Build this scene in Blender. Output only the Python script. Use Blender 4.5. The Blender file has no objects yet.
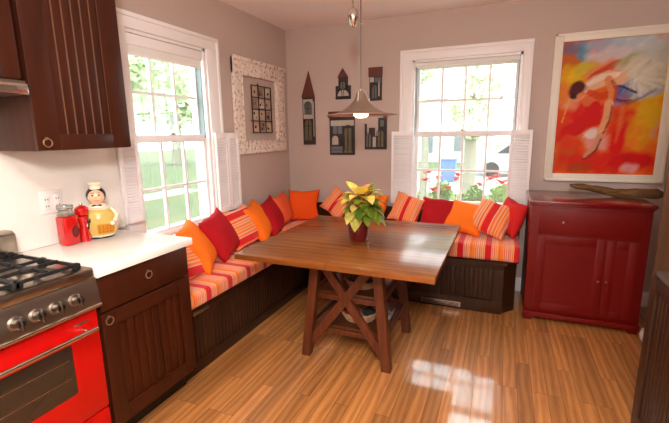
import bpy, bmesh, math, random
import numpy as np
from mathutils import Vector, Matrix, Euler, noise
random.seed(7)
S = bpy.context.scene
COL = S.collection

# ---------------------------------------------------------------- camera
yaw, pitch, roll = 0.3996, 0.1927, -0.015
fw = Vector((-math.sin(yaw)*math.cos(pitch), math.cos(yaw)*math.cos(pitch), -math.sin(pitch)))
ri = Vector((math.cos(yaw), math.sin(yaw), 0.0))
uu = ri.cross(fw)
r2 = math.cos(roll)*ri + math.sin(roll)*uu
u2 = -math.sin(roll)*ri + math.cos(roll)*uu
cd = bpy.data.cameras.new('camera')
cam = bpy.data.objects.new('camera', cd)
COL.objects.link(cam)
cam.matrix_world = Matrix(((r2.x, u2.x, -fw.x, 2.1872), (r2.y, u2.y, -fw.y, -3.9201), (r2.z, u2.z, -fw.z, 1.4691), (0, 0, 0, 1)))
cd.sensor_fit = 'HORIZONTAL'
cd.sensor_width = 36.0
cd.lens = 36.0*400.0/669.0
cd.clip_start = 0.05
S.camera = cam

# ---------------------------------------------------------------- view and light
S.view_settings.view_transform = 'Standard'
S.view_settings.look = 'None'
S.view_settings.gamma = 1.0
S.view_settings.use_curve_mapping = False
S.view_settings.exposure = 0.0
S.cycles.use_denoising = True
S.cycles.max_bounces = 8
S.cycles.diffuse_bounces = 5
S.cycles.sample_clamp_indirect = 6.0

w = bpy.data.worlds.new('overcast_sky')
S.world = w
w.use_nodes = True
wn = w.node_tree.nodes
bg = wn['Background']
sky = wn.new('ShaderNodeTexSky')
sky.sky_type = 'HOSEK_WILKIE'
sky.turbidity = 8.0
sky.ground_albedo = 0.4
sky.sun_direction = (0.5, 0.3, 0.81)
mixw = wn.new('ShaderNodeMixRGB')
mixw.inputs[0].default_value = 0.85
mixw.inputs[2].default_value = (0.93, 0.98, 1.0, 1)
w.node_tree.links.new(sky.outputs[0], mixw.inputs[1])
w.node_tree.links.new(mixw.outputs[0], bg.inputs[0])
bg.inputs[1].default_value = 10.5


def lamp(name, kind, loc, energy, color, **kw):
    l = bpy.data.lights.new(name, kind)
    l.energy = energy
    l.color = color
    rot = kw.pop('rot', None)
    for k, v in kw.items():
        setattr(l, k, v)
    o = bpy.data.objects.new(name, l)
    o.location = loc
    if rot:
        o.rotation_euler = rot
    COL.objects.link(o)
    return o


lamp('kitchen_ceiling_light', 'AREA', (1.75, -3.75, 2.50), 36.0, (1.0, 0.93, 0.86), shape='DISK', size=0.45)
lamp('flash_fill_light', 'POINT', (2.26, -4.2, 2.05), 160.0, (1.0, 0.955, 0.915), shadow_soft_size=0.14)  # unseen point light added above and behind the camera, standing in for its flash
lamp('hood_light', 'AREA', (0.22, -3.25, 1.62), 1.3, (1.0, 0.78, 0.5), shape='RECTANGLE', size=0.25, size_y=0.3)


# ---------------------------------------------------------------- materials
MATS = {}


def rgb(r, g, b):
    """sRGB 0-255 to linear"""
    def f(c):
        c /= 255.0
        return c/12.92 if c <= 0.04045 else ((c+0.055)/1.055)**2.4
    return (f(r), f(g), f(b), 1.0)


def base_mat(name):
    m = bpy.data.materials.new(name)
    m.use_nodes = True
    return m, m.node_tree.nodes, m.node_tree.links, m.node_tree.nodes['Principled BSDF']


def mat(name, col, rough=0.5, metal=0.0, coat=0.0, var=0.08, scale=20.0, bump=0.0, stretch=(1, 1, 1), trans=0.0, spec=0.5):
    """a surface of one colour with slight noise in its tone"""
    if name in MATS:
        return MATS[name]
    m, n, l, p = base_mat(name)
    tc = n.new('ShaderNodeTexCoord')
    mp = n.new('ShaderNodeMapping')
    mp.inputs['Scale'].default_value = stretch
    nz = n.new('ShaderNodeTexNoise')
    nz.inputs['Scale'].default_value = scale
    nz.inputs['Detail'].default_value = 4
    l.new(tc.outputs['Object'], mp.inputs[0])
    l.new(mp.outputs[0], nz.inputs['Vector'])
    hs = n.new('ShaderNodeMixRGB')
    hs.inputs[1].default_value = tuple(c*(1-var) for c in col[:3])+(1,)
    hs.inputs[2].default_value = tuple(min(1, c*(1+var)) for c in col[:3])+(1,)
    l.new(nz.outputs[0], hs.inputs[0])
    l.new(hs.outputs[0], p.inputs['Base Color'])
    p.inputs['Roughness'].default_value = rough
    p.inputs['Metallic'].default_value = metal
    p.inputs['Coat Weight'].default_value = coat
    p.inputs['Coat Roughness'].default_value = 0.12
    p.inputs['Specular IOR Level'].default_value = spec
    p.inputs['Transmission Weight'].default_value = trans
    if bump:
        b = n.new('ShaderNodeBump')
        b.inputs['Strength'].default_value = bump
        b.inputs['Distance'].default_value = 0.01
        l.new(nz.outputs[0], b.inputs['Height'])
        l.new(b.outputs[0], p.inputs['Normal'])
    MATS[name] = m
    return m


def wood(name, c1, c2, axis='y', rough=0.4, coat=0.0, scale=6.0, planks=None, spec=0.5, crough=0.12):
    """wood grain along one axis; planks = (width, length) splits it into boards"""
    if name in MATS:
        return MATS[name]
    m, n, l, p = base_mat(name)
    tc = n.new('ShaderNodeTexCoord')
    mp = n.new('ShaderNodeMapping')
    st = {'x': (0.12, 1, 1), 'y': (1, 0.12, 1), 'z': (1, 1, 0.12)}[axis]
    mp.inputs['Scale'].default_value = st
    l.new(tc.outputs['Object'], mp.inputs[0])
    vec = mp.outputs[0]
    tone = None
    if planks:
        rot = n.new('ShaderNodeMapping')
        if axis == 'y':
            rot.inputs['Rotation'].default_value = (0, 0, math.pi/2)
        l.new(tc.outputs['Object'], rot.inputs[0])
        br = n.new('ShaderNodeTexBrick')
        br.offset = 0.37
        br.offset_frequency = 3
        br.inputs['Scale'].default_value = 1.0
        br.inputs['Brick Width'].default_value = planks[1]
        br.inputs['Row Height'].default_value = planks[0]
        br.inputs['Mortar Size'].default_value = 0.0011
        br.inputs['Mortar Smooth'].default_value = 0.3
        br.inputs['Color1'].default_value = (0, 0, 0, 1)
        br.inputs['Color2'].default_value = (1, 1, 1, 1)
        br.inputs['Mortar'].default_value = (0.5, 0.5, 0.5, 1)
        br.inputs['Bias'].default_value = 0.0
        l.new(rot.outputs[0], br.inputs['Vector'])
        tone = br
        add = n.new('ShaderNodeVectorMath')
        add.operation = 'MULTIPLY_ADD'
        add.inputs[1].default_value = (1, 1, 1)
        sc = n.new('ShaderNodeVectorMath')
        sc.operation = 'SCALE'
        sc.inputs['Scale'].default_value = 37.0
        l.new(br.outputs['Color'], sc.inputs[0])
        l.new(mp.outputs[0], add.inputs[0])
        l.new(sc.outputs[0], add.inputs[2])
        vec = add.outputs[0]
    nz = n.new('ShaderNodeTexNoise')
    nz.inputs['Scale'].default_value = scale*3
    nz.inputs['Detail'].default_value = 8
    nz.inputs['Roughness'].default_value = 0.6
    nz.inputs['Distortion'].default_value = 1.8
    l.new(vec, nz.inputs['Vector'])
    wv = n.new('ShaderNodeTexWave')
    wv.wave_type = 'BANDS'
    wv.bands_direction = {'x': 'Y', 'y': 'X', 'z': 'X'}[axis]
    wv.inputs['Scale'].default_value = scale
    wv.inputs['Distortion'].default_value = 7.0
    wv.inputs['Detail'].default_value = 3
    wv.inputs['Detail Scale'].default_value = 1.3
    l.new(vec, wv.inputs['Vector'])
    mx = n.new('ShaderNodeMath')
    mx.operation = 'MULTIPLY_ADD'
    mx.inputs[1].default_value = 0.35
    l.new(wv.outputs['Fac'], mx.inputs[0])
    m2 = n.new('ShaderNodeMath')
    m2.operation = 'MULTIPLY'
    m2.inputs[1].default_value = 0.65
    l.new(nz.outputs[0], m2.inputs[0])
    l.new(m2.outputs[0], mx.inputs[2])
    mix = n.new('ShaderNodeMixRGB')
    mix.inputs[1].default_value = c1
    mix.inputs[2].default_value = c2
    l.new(mx.outputs[0], mix.inputs[0])
    out = mix.outputs[0]
    if tone is not None:
        ramp = n.new('ShaderNodeMapRange')
        ramp.inputs['To Min'].default_value = 0.72
        ramp.inputs['To Max'].default_value = 1.2
        l.new(tone.outputs['Color'], ramp.inputs['Value'])
        mul = n.new('ShaderNodeVectorMath')
        mul.operation = 'SCALE'
        l.new(out, mul.inputs[0])
        l.new(ramp.outputs[0], mul.inputs['Scale'])
        gap = n.new('ShaderNodeMixRGB')
        gap.inputs[2].default_value = (c1[0]*0.25, c1[1]*0.2, c1[2]*0.2, 1)
        l.new(tone.outputs['Fac'], gap.inputs[0])
        l.new(mul.outputs[0], gap.inputs[1])
        out = gap.outputs[0]
        bp = n.new('ShaderNodeBump')
        bp.inputs['Strength'].default_value = 0.25
        bp.inputs['Distance'].default_value = 0.002
        bp.invert = True
        l.new(tone.outputs['Fac'], bp.inputs['Height'])
        l.new(bp.outputs[0], p.inputs['Normal'])
    l.new(out, p.inputs['Base Color'])
    p.inputs['Roughness'].default_value = rough
    p.inputs['Coat Weight'].default_value = coat
    p.inputs['Coat Roughness'].default_value = crough
    p.inputs['Coat IOR'].default_value = 1.6 if coat >= 0.9 else 1.5
    p.inputs['Specular IOR Level'].default_value = spec
    MATS[name] = m
    return m


def stripes(name, axis, period, stops, offset=0.0, rough=0.85, skew=0.0):
    """woven striped cloth: stops = [(position 0..1, colour)] repeated along an axis"""
    if name in MATS:
        return MATS[name]
    m, n, l, p = base_mat(name)
    tc = n.new('ShaderNodeTexCoord')
    sx = n.new('ShaderNodeSeparateXYZ')
    l.new(tc.outputs['Object'], sx.inputs[0])
    a = n.new('ShaderNodeMath')
    a.operation = 'MULTIPLY_ADD'
    a.inputs[1].default_value = 1.0/period
    a.inputs[2].default_value = offset+10
    l.new(sx.outputs['XYZ'.index(axis)], a.inputs[0])
    f = n.new('ShaderNodeMath')
    f.operation = 'FRACT'
    l.new(a.outputs[0], f.inputs[0])
    cr = n.new('ShaderNodeValToRGB')
    cr.color_ramp.interpolation = 'CONSTANT'
    e = cr.color_ramp.elements
    while len(e) > 1:
        e.remove(e[-1])
    e[0].position, e[0].color = stops[0]
    for pos, c in stops[1:]:
        el = e.new(pos)
        el.color = c
    l.new(f.outputs[0], cr.inputs[0])
    l.new(cr.outputs[0], p.inputs['Base Color'])
    p.inputs['Roughness'].default_value = rough
    p.inputs['Sheen Weight'].default_value = 0.2
    p.inputs['Specular IOR Level'].default_value = 0.2
    nz = n.new('ShaderNodeTexNoise')
    nz.inputs['Scale'].default_value = 14
    l.new(tc.outputs['Object'], nz.inputs['Vector'])
    b = n.new('ShaderNodeBump')
    b.inputs['Strength'].default_value = 0.35
    b.inputs['Distance'].default_value = 0.02
    l.new(nz.outputs[0], b.inputs['Height'])
    l.new(b.outputs[0], p.inputs['Normal'])
    MATS[name] = m
    return m


def glass_mat():
    m = bpy.data.materials.new('window_glass')
    m.use_nodes = True
    n, l = m.node_tree.nodes, m.node_tree.links
    n.remove(n['Principled BSDF'])
    t = n.new('ShaderNodeBsdfTransparent')
    t.inputs[0].default_value = (0.96, 0.985, 0.97, 1)
    g = n.new('ShaderNodeBsdfGlossy')
    g.inputs['Roughness'].default_value = 0.02
    mx = n.new('ShaderNodeMixShader')
    mx.inputs[0].default_value = 0.04
    l.new(t.outputs[0], mx.inputs[1])
    l.new(g.outputs[0], mx.inputs[2])
    l.new(mx.outputs[0], n['Material Output'].inputs[0])
    return m


def glow(name, col, strength):
    m = bpy.data.materials.new(name)
    m.use_nodes = True
    p = m.node_tree.nodes['Principled BSDF']
    p.inputs['Base Color'].default_value = col
    p.inputs['Emission Color'].default_value = col
    p.inputs['Emission Strength'].default_value = strength
    return m


WALL = mat('taupe_wall_paint', rgb(190, 171, 161), 0.75, var=0.02, scale=3, bump=0.02)
CEIL = mat('ceiling_paint', rgb(248, 241, 238), 0.85, var=0.015, scale=3)
WHITE = mat('white_trim_paint', rgb(240, 236, 236), 0.4, var=0.015)
SHADE = mat('roller_shade_cloth', rgb(232, 230, 226), 0.8, var=0.02, scale=80)
JAMB = mat('grey_jamb_liner', rgb(120, 135, 138), 0.5)
SPLASH = mat('white_backsplash', rgb(238, 233, 226), 0.3, var=0.015)
COUNTER = mat('white_quartz', rgb(244, 240, 234), 0.22, var=0.02, scale=60)
FLOOR = wood('oak_strip_floor', rgb(138, 78, 34), rgb(216, 152, 86), 'y', 0.45, 1.0, 7.0, planks=(0.078, 0.8), crough=0.07, spec=0.3)
CHERRY = wood('cherry_cabinet_wood', rgb(38, 14, 6), rgb(68, 29, 13), 'z', 0.42, 0.04, 5.0, spec=0.25)
CHERRYD = wood('dark_cherry_cabinet_wood', rgb(42, 15, 4), rgb(72, 28, 9), 'z', 0.42, 0.04, 5.0, spec=0.22)
GROOVE = mat('beadboard_groove', rgb(106, 72, 52), 0.4)
BENCHW = wood('espresso_bench_wood', rgb(40, 21, 11), rgb(66, 38, 21), 'z', 0.42, 0.03, 5.0, spec=0.22)
TABLEX = wood('table_top_wood', rgb(72, 35, 9), rgb(146, 84, 30), 'x', 0.5, 0.7, 5.0, planks=(0.155, 3.0), crough=0.17, spec=0.1)
TABLEL = wood('table_leg_wood', rgb(64, 28, 9), rgb(104, 48, 17), 'z', 0.45, 0.05, 7.0)
TABLEH = wood('table_shelf_wood', rgb(56, 28, 13), rgb(86, 44, 21), 'x', 0.3, 0.3, 7.0)
RED = mat('red_enamel', rgb(186, 8, 6), 0.35, coat=0.12, spec=0.3, var=0.04)
REDCAB = mat('red_painted_wood', rgb(106, 5, 1), 0.5, coat=0.05, var=0.05, scale=5, stretch=(1, 1, 0.2), spec=0.25)
REDTOP = mat('red_painted_top', rgb(112, 10, 12), 0.25, coat=0.6, var=0.05)
STEEL = mat('brushed_steel', rgb(176, 166, 152), 0.28, 1.0, var=0.08, scale=40, stretch=(1, 0.05, 1))
CHROME = mat('chrome', rgb(220, 216, 210), 0.12, 1.0)
NICKEL = mat('brushed_nickel', rgb(186, 176, 160), 0.3, 1.0)
IRON = mat('cast_iron', rgb(30, 30, 31), 0.5, 0.3)
KNOB = mat('dark_steel_knob', rgb(128, 120, 112), 0.32, 1.0)
BLACK = mat('black_gloss', rgb(16, 14, 13), 0.2)
OVENGL = mat('oven_window_glass', rgb(50, 40, 30), 0.12, 0.0, coat=0.15, var=0.2, scale=3)
BRASS = mat('antique_brass', rgb(170, 146, 118), 0.3, 0.9)
GLASS = glass_mat()


def screen_mat():
    m = bpy.data.materials.new('insect_screen_mesh')
    m.use_nodes = True
    n, l = m.node_tree.nodes, m.node_tree.links
    p = n['Principled BSDF']
    p.inputs['Base Color'].default_value = (0.25, 0.26, 0.26, 1)
    p.inputs['Roughness'].default_value = 0.9
    tr = n.new('ShaderNodeBsdfTransparent')
    mx = n.new('ShaderNodeMixShader')
    mx.inputs[0].default_value = 0.24
    l.new(tr.outputs[0], mx.inputs[1])
    l.new(p.outputs[0], mx.inputs[2])
    l.new(mx.outputs[0], n['Material Output'].inputs[0])
    return m


SCREEN = screen_mat()
JAR = mat('clear_glass', rgb(225, 230, 228), 0.05, trans=0.9)
ORANGE = mat('orange_cotton', rgb(243, 116, 26), 0.85, var=0.06, scale=12, bump=0.25, spec=0.2)
DORANGE = mat('deep_orange_cotton', rgb(228, 84, 20), 0.85, var=0.06, scale=12, bump=0.25, spec=0.2)
CRIMSON = mat('crimson_cotton', rgb(170, 20, 30), 0.85, var=0.08, scale=12, bump=0.25, spec=0.2)
CORALRED = mat('bright_red_cotton', rgb(200, 36, 36), 0.85, var=0.06, scale=12, bump=0.25, spec=0.2)
CORAL = mat('coral_cotton', rgb(224, 92, 52), 0.85, var=0.06, scale=12, bump=0.25, spec=0.2)
cR, cO, cP, cB, cK, cD = rgb(206, 26, 34), rgb(240, 128, 48), rgb(238, 168, 124), rgb(222, 186, 150), rgb(226, 110, 96), rgb(232, 84, 50)
SEQ = [(0, cR), (.22, cP), (.25, cK), (.28, cB), (.31, cD), (.34, cP), (.38, cO), (.41, cB), (.44, cO), (.50, cD), (.52, cO), (.60, cO), (.64, cB),
       (.66, cD), (.69, cP), (.73, cK), (.76, cB), (.80, cD), (.83, cP), (.87, cK), (.90, cB), (.93, cO), (.97, cP)]
STR_Y = stripes('striped_cloth_across', 'Y', 0.215, SEQ, 0.05)
STR_X = stripes('striped_cloth_along', 'X', 0.215, SEQ, 0.82)
SEQP = [(0, cR), (.24, cB), (.27, cO), (.30, cK), (.33, cO), (.37, cB), (.40, cO), (.45, cD), (.48, cB), (.51, cO), (.58, cP), (.61, cO), (.66, cK), (.70, cB), (.74, cO), (.80, cB), (.84, cD), (.9, cP), (.95, cO)]
PST_Z = stripes('striped_pillow_level', 'Z', 0.22, SEQP, 0.62)
PST_X = stripes('striped_pillow_upright', 'X', 0.24, SEQP, 0.12)
PST_X2 = stripes('striped_pillow_wide', 'X', 0.15, SEQP, 0.15)


# ---------------------------------------------------------------- mesh helpers
class MB:
    def __init__(self):
        self.bm = bmesh.new()

    def box(self, x0, x1, y0, y1, z0, z1, bev=0.0, seg=2):
        t = bmesh.new()
        bmesh.ops.create_cube(t, size=1)
        for v in t.verts:
            v.co = Vector((x0+(v.co.x+.5)*(x1-x0), y0+(v.co.y+.5)*(y1-y0), z0+(v.co.z+.5)*(z1-z0)))
        if bev > 0:
            bmesh.ops.bevel(t, geom=t.edges[:], offset=bev, segments=seg, profile=0.5, affect='EDGES')
        return self.merge(t)

    def merge(self, t, M=None):
        if M is not None:
            t.transform(M)
        me = bpy.data.meshes.new('t')
        t.to_mesh(me)
        t.free()
        self.bm.from_mesh(me)
        bpy.data.meshes.remove(me)
        return self

    def bar(self, a, b, w, h, bev=0.0, up=(0, 0, 1)):
        """rectangular bar from a to b"""
        a, b = Vector(a), Vector(b)
        d = (b-a)
        L = d.length
        d.normalize()
        s = d.cross(Vector(up))
        if s.length < 1e-4:
            s = d.cross(Vector((0, 1, 0)))
        s.normalize()
        q = s.cross(d)
        t = bmesh.new()
        bmesh.ops.create_cube(t, size=1)
        for v in t.verts:
            v.co = Vector((v.co.x*w, v.co.y*L, v.co.z*h))
        if bev:
            bmesh.ops.bevel(t, geom=t.edges[:], offset=bev, segments=2, affect='EDGES')
        c = (a+b)/2
        M = Matrix(((s.x, d.x, q.x, c.x), (s.y, d.y, q.y, c.y), (s.z, d.z, q.z, c.z), (0, 0, 0, 1)))
        return self.merge(t, M)

    def lathe(self, prof, c=(0, 0, 0), seg=32, M=None, cap=True):
        t = bmesh.new()
        rings = []
        for r, z in prof:
            rings.append([t.verts.new((r*math.cos(2*math.pi*i/seg), r*math.sin(2*math.pi*i/seg), z)) for i in range(seg)])
        for a, b in zip(rings, rings[1:]):
            for i in range(seg):
                t.faces.new((a[i], a[(i+1) % seg], b[(i+1) % seg], b[i]))
        if cap:
            if prof[0][0] > 1e-5:
                t.faces.new(rings[0][::-1])
            if prof[-1][0] > 1e-5:
                t.faces.new(rings[-1])
        bmesh.ops.remove_doubles(t, verts=t.verts[:], dist=1e-6)
        if M is not None:
            t.transform(M)
        t.transform(Matrix.Translation(c))
        return self.merge(t)

    def tube(self, pts, r, seg=10, closed=False):
        pts = [Vector(p) for p in pts]
        rs = r if isinstance(r, (list, tuple)) else [r]*len(pts)
        t = bmesh.new()
        rings = []
        N = len(pts)
        ref = None
        for i, p in enumerate(pts):
            if closed:
                d = pts[(i+1) % N]-pts[i-1]
            else:
                d = pts[min(i+1, N-1)]-pts[max(i-1, 0)]
            d.normalize()
            if ref is None:
                ref = Vector((0, 0, 1)) if abs(d.z) < .9 else Vector((1, 0, 0))
            s = d.cross(ref).normalized()
            q = s.cross(d).normalized()
            ref = q
            rings.append([t.verts.new(p+rs[i]*(math.cos(2*math.pi*k/seg)*s+math.sin(2*math.pi*k/seg)*q)) for k in range(seg)])
        n2 = N if closed else N-1
        for i in range(n2):
            a, b = rings[i], rings[(i+1) % N]
            for k in range(seg):
                t.faces.new((a[k], a[(k+1) % seg], b[(k+1) % seg], b[k]))
        if not closed:
            t.faces.new(rings[0])
            t.faces.new(rings[-1][::-1])
        return self.merge(t)

    def prism(self, poly, mapf, d0, d1):
        """polygon (a,b) extruded from d0 to d1; mapf(a,b,d) gives the point"""
        t = bmesh.new()
        A = [t.verts.new(mapf(a, b, d0)) for a, b in poly]
        B = [t.verts.new(mapf(a, b, d1)) for a, b in poly]
        t.faces.new(A)
        t.faces.new(B[::-1])
        n = len(poly)
        for i in range(n):
            t.faces.new((A[i], A[(i+1) % n], B[(i+1) % n], B[i]))
        return self.merge(t)

    def ball(self, c, r, sub=3, sc=(1, 1, 1), M=None):
        t = bmesh.new()
        bmesh.ops.create_icosphere(t, subdivisions=sub, radius=r)
        for v in t.verts:
            v.co = Vector((v.co.x*sc[0], v.co.y*sc[1], v.co.z*sc[2]))
        if M is not None:
            t.transform(M)
        t.transform(Matrix.Translation(c))
        return self.merge(t)


def finish(name, mb, m, parent=None, loc=None, smooth=38, recalc=True):
    bm = mb.bm
    if recalc:
        bmesh.ops.recalc_face_normals(bm, faces=bm.faces[:])
    a = math.radians(smooth)
    for f in bm.faces:
        f.smooth = True
    for e in bm.edges:
        if len(e.link_faces) == 2 and e.calc_face_angle(0) > a:
            e.smooth = False
    org = Vector(loc) if loc is not None else Vector((0, 0, 0))
    if parent is not None:
        org = Vector(parent.get('_o', (0, 0, 0)))
    bm.transform(Matrix.Translation(-org))
    me = bpy.data.meshes.new(name)
    bm.to_mesh(me)
    bm.free()
    me.materials.append(m)
    o = bpy.data.objects.new(name, me)
    COL.objects.link(o)
    if parent is not None:
        o.parent = parent
        o['_o'] = tuple(org)
    elif loc is not None:
        o.location = org
        o['_o'] = tuple(org)
    return o


def tag(o, label=None, cat=None, group=None, kind=None):
    if label:
        o['label'] = label
    if cat:
        o['category'] = cat
    if group:
        o['group'] = group
    if kind:
        o['kind'] = kind
    return o


def thing(name, label, cat, loc=(0, 0, 0), group=None):
    o = bpy.data.objects.new(name, None)
    o.empty_display_size = 0.05
    o.location = loc
    o['_o'] = tuple(loc)
    COL.objects.link(o)
    return tag(o, label, cat, group)


def struct(name, mb, m, parent=None, **kw):
    o = finish(name, mb, m, parent, **kw)
    if parent is None:
        o['kind'] = 'structure'
    return o


def B(*a, **k):
    return MB().box(*a, **k)


# ---------------------------------------------------------------- the room shell
XR, YF, H = 3.52, -5.6, 2.534
T = 0.15
struct('floor', B(-T, XR+T, YF-T, T, -0.12, 0.0), FLOOR)
struct('ceiling', B(-T, XR+T, YF-T, T, H, H+0.12), CEIL)
# openings: left wall y -1.99..-1.285, back wall x 1.35..2.29; z .77..2.12
WZ0, WZ1 = 0.77, 2.125
LY0, LY1 = -2.015, -1.285
BX0, BX1 = 1.352, 2.290
mb = MB()
mb.box(-T, 0, YF, LY0, 0, H).box(-T, 0, LY1, 0, 0, H).box(-T, 0, LY0, LY1, 0, WZ0).box(-T, 0, LY0, LY1, WZ1, H)
struct('wall_left', mb, WALL)
mb = MB()
mb.box(-T, BX0, 0, T, 0, H).box(BX1, XR+T, 0, T, 0, H).box(BX0, BX1, 0, T, 0, WZ0).box(BX0, BX1, 0, T, WZ1, H)
struct('wall_back', mb, WALL)
struct('wall_right', B(XR, XR+T, YF, 0, 0, H), WALL)
struct('wall_front', B(-T, XR+T, YF-T, YF, 0, H), WALL)
struct('baseboard_back', B(2.26, XR, -0.018, 0, 0, 0.13, bev=0.004), WHITE)
struct('baseboard_right', B(XR-0.018, XR, -1.69, -0.02, 0, 0.13, bev=0.004), WHITE)
# white panel between counter and wall cabinet
struct('trim_1', B(0, 0.012, -3.75, -2.150, 0.914, 1.75), SPLASH)


# ---------------------------------------------------------------- windows
def window(name, P, u0, u1, cu0, cu1, g0, g1, cols):
    """P(u,w,z) maps: u along the wall, w outward, z up. u0..u1 opening, cu0..cu1 casing, g0..g1 glass"""
    root = bpy.data.objects.new(name, None)
    COL.objects.link(root)
    root['kind'] = 'structure'

    def bx(mb, a, b, w0, w1, z0, z1, bev=0.0):
        p, q = P(a, w0, z0), P(b, w1, z1)
        mb.box(min(p[0], q[0]), max(p[0], q[0]), min(p[1], q[1]), max(p[1], q[1]), z0, z1, bev=bev)
    mb = MB()
    ct = 2.212
    bx(mb, cu0, u0, -0.022, 0, 0.74, ct, 0.004)
    bx(mb, u1, cu1, -0.022, 0, 0.74, ct, 0.004)
    bx(mb, cu0, cu1, -0.0225, 0, WZ1, ct, 0.004)
    bx(mb, cu0-0.004, cu0+0.022, -0.032, 0, 0.74, ct+0.006, 0.004)
    bx(mb, cu1-0.022, cu1+0.004, -0.032, 0, 0.74, ct+0.006, 0.004)
    bx(mb, cu0-0.004, cu1+0.004, -0.0325, 0, ct-0.022, ct+0.006, 0.004)
    finish('casing', mb, WHITE, root)
    mb = MB()
    bx(mb, u0, u0+0.02, 0, T, WZ0, WZ1)
    bx(mb, u1-0.02, u1, 0, T, WZ0, WZ1)
    bx(mb, u0, u1, 0, T, WZ1-0.02, WZ1)
    bx(mb, u0, u1, 0.02, T+0.03, WZ0-0.01, WZ0+0.02)
    finish('jamb', mb, WHITE, root)
    mb = MB()
    bx(mb, u0+0.02, u0+0.026, 0.03, 0.12, 1.45, WZ1-0.02)
    bx(mb, u1-0.026, u1-0.02, 0.03, 0.12, 1.45, WZ1-0.02)
    finish('jamb_liner', mb, JAMB, root)
    mb = MB()
    bx(mb, cu0-0.02, cu1+0.02, -0.05, 0.03, 0.735, 0.762, 0.005)
    finish('window_sill', mb, WHITE, root)

    def sash(nm, w, z0, z1, gz0, gz1, zm):
        mb = MB()
        d = 0.035
        bx(mb, u0+0.026, g0, w, w+d, z0, z1, 0.003)
        bx(mb, g1, u1-0.026, w, w+d, z0, z1, 0.003)
        bx(mb, g0-0.004, g1+0.004, w, w+d, z0, gz0, 0.003)
        bx(mb, g0-0.004, g1+0.004, w, w+d, gz1, z1, 0.003)
        s = finish(nm, mb, WHITE, root)
        mb = MB()
        mw = 0.009
        for i in range(1, cols):
            u = g0+(g1-g0)*i/cols
            bx(mb, u-mw, u+mw, w+0.006, w+d-0.006, gz0, gz1)
        bx(mb, g0, g1, w+0.0065, w+d-0.0065, zm-mw, zm+mw)
        finish('muntins', mb, WHITE, s)
        mb = MB()
        bx(mb, g0-0.004, g1+0.004, w+0.016, w+0.020, gz0-0.004, gz1+0.004)
        finish('pane', mb, GLASS, s)
    mb = MB()
    bx(mb, u0+0.026, u1-0.026, 0.118, 0.120, WZ0+0.02, 1.46)
    scr = finish('insect_screen', mb, SCREEN, root)
    sash('upper_sash', 0.075, 1.43, WZ1-0.02, 1.478, 2.052, 1.757)
    sash('lower_sash', 0.034, WZ0+0.01, 1.476, 0.812, 1.425, 1.105)
    mb = MB()
    um = (g0+g1)/2
    bx(mb, um-0.02, um+0.02, 0.024, 0.05, 1.476, 1.492, 0.003)
    finish('sash_lock', mb, NICKEL, root)
    return root


PL = lambda u, w, z: (-w, u, z)
PB = lambda u, w, z: (u, w, z)
window('window_1', PL, LY0, LY1, -2.145, -1.150, -1.975, -1.325, 3)
window('window_2', PB, BX0, BX1, 1.240, 2.362, 1.410, 2.240, 4)

# roller shades
t = thing('roller_shade', 'white roller shade pulled a hand down on the window above the left bench', 'window shade', (0.0, -1.64, 2.1))
mb = MB()
mb.box(-0.028, -0.005, LY0+0.022, LY1-0.022, 2.035, 2.103, bev=0.008)
finish('cassette', mb, WHITE, t)
finish('shade_cloth', B(-0.016, -0.013, LY0+0.03, LY1-0.036, 1.985, 2.05), SHADE, t)
finish('hem_bar', B(-0.020, -0.009, LY0+0.03, LY1-0.036, 1.972, 1.987, bev=0.003), WHITE, t)
t = thing('roller_shade', 'white roller shade rolled right up on the window above the back bench', 'window shade', (1.82, 0.0, 2.1))
finish('cassette', B(BX0+0.022, BX1-0.022, 0.004, 0.06, 2.062, 2.104, bev=0.01), SHADE, t)
finish('hem_bar', B(BX0+0.035, BX1-0.035, 0.022, 0.032, 2.052, 2.064, bev=0.003), SHADE, t)


def shutter(label, P, a, b, z0, z1, w0, leaves, loc, cols_label=None):
    """louvered shutter laid open against the wall; w = inward distance"""
    t = thing('louvered_shutter', label, 'shutter', loc)
    W = (b-a)/leaves
    for k in range(leaves):
        fa, fb = a+k*W+0.001, a+(k+1)*W-0.001
        fr = MB()

        def bx(m_, p, q, w1, w2, zz0, zz1, bev=0.0015):
            A, C_ = P(p, -w1, zz0), P(q, -w2, zz1)
            m_.box(min(A[0], C_[0]), max(A[0], C_[0]), min(A[1], C_[1]), max(A[1], C_[1]), zz0, zz1, bev=bev)
        sw = 0.024
        th = 0.020
        bx(fr, fa, fa+sw, w0, w0+th, z0, z1)
        bx(fr, fb-sw, fb, w0, w0+th, z0, z1)
        bx(fr, fa+sw, fb-sw, w0, w0+th, z0, z0+0.045)
        bx(fr, fa+sw, fb-sw, w0, w0+th, z1-0.045, z1)
        f = finish('shutter_leaf', fr, WHITE, t)
        lv = MB()
        n = 26
        for i in range(n):
            z = z0+0.045+(z1-z0-0.09)*(i+.5)/n
            A = P(fa+sw, -(w0+th/2), z)
            C_ = P(fb-sw, -(w0+th/2), z)
            A2 = Vector(P(0, -1, 0))-Vector(P(0, 0, 0))
            lv.bar(A, C_, 0.024, 0.004, up=(A2*0.80+Vector((0, 0, 0.60))))
        finish('louvers', lv, WHITE, f)
    hg = MB()
    for z in (z0+0.09, z1-0.07):
        p = P(a if loc[2] < 0 else a, -(w0+0.01), z)
    return t


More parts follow.
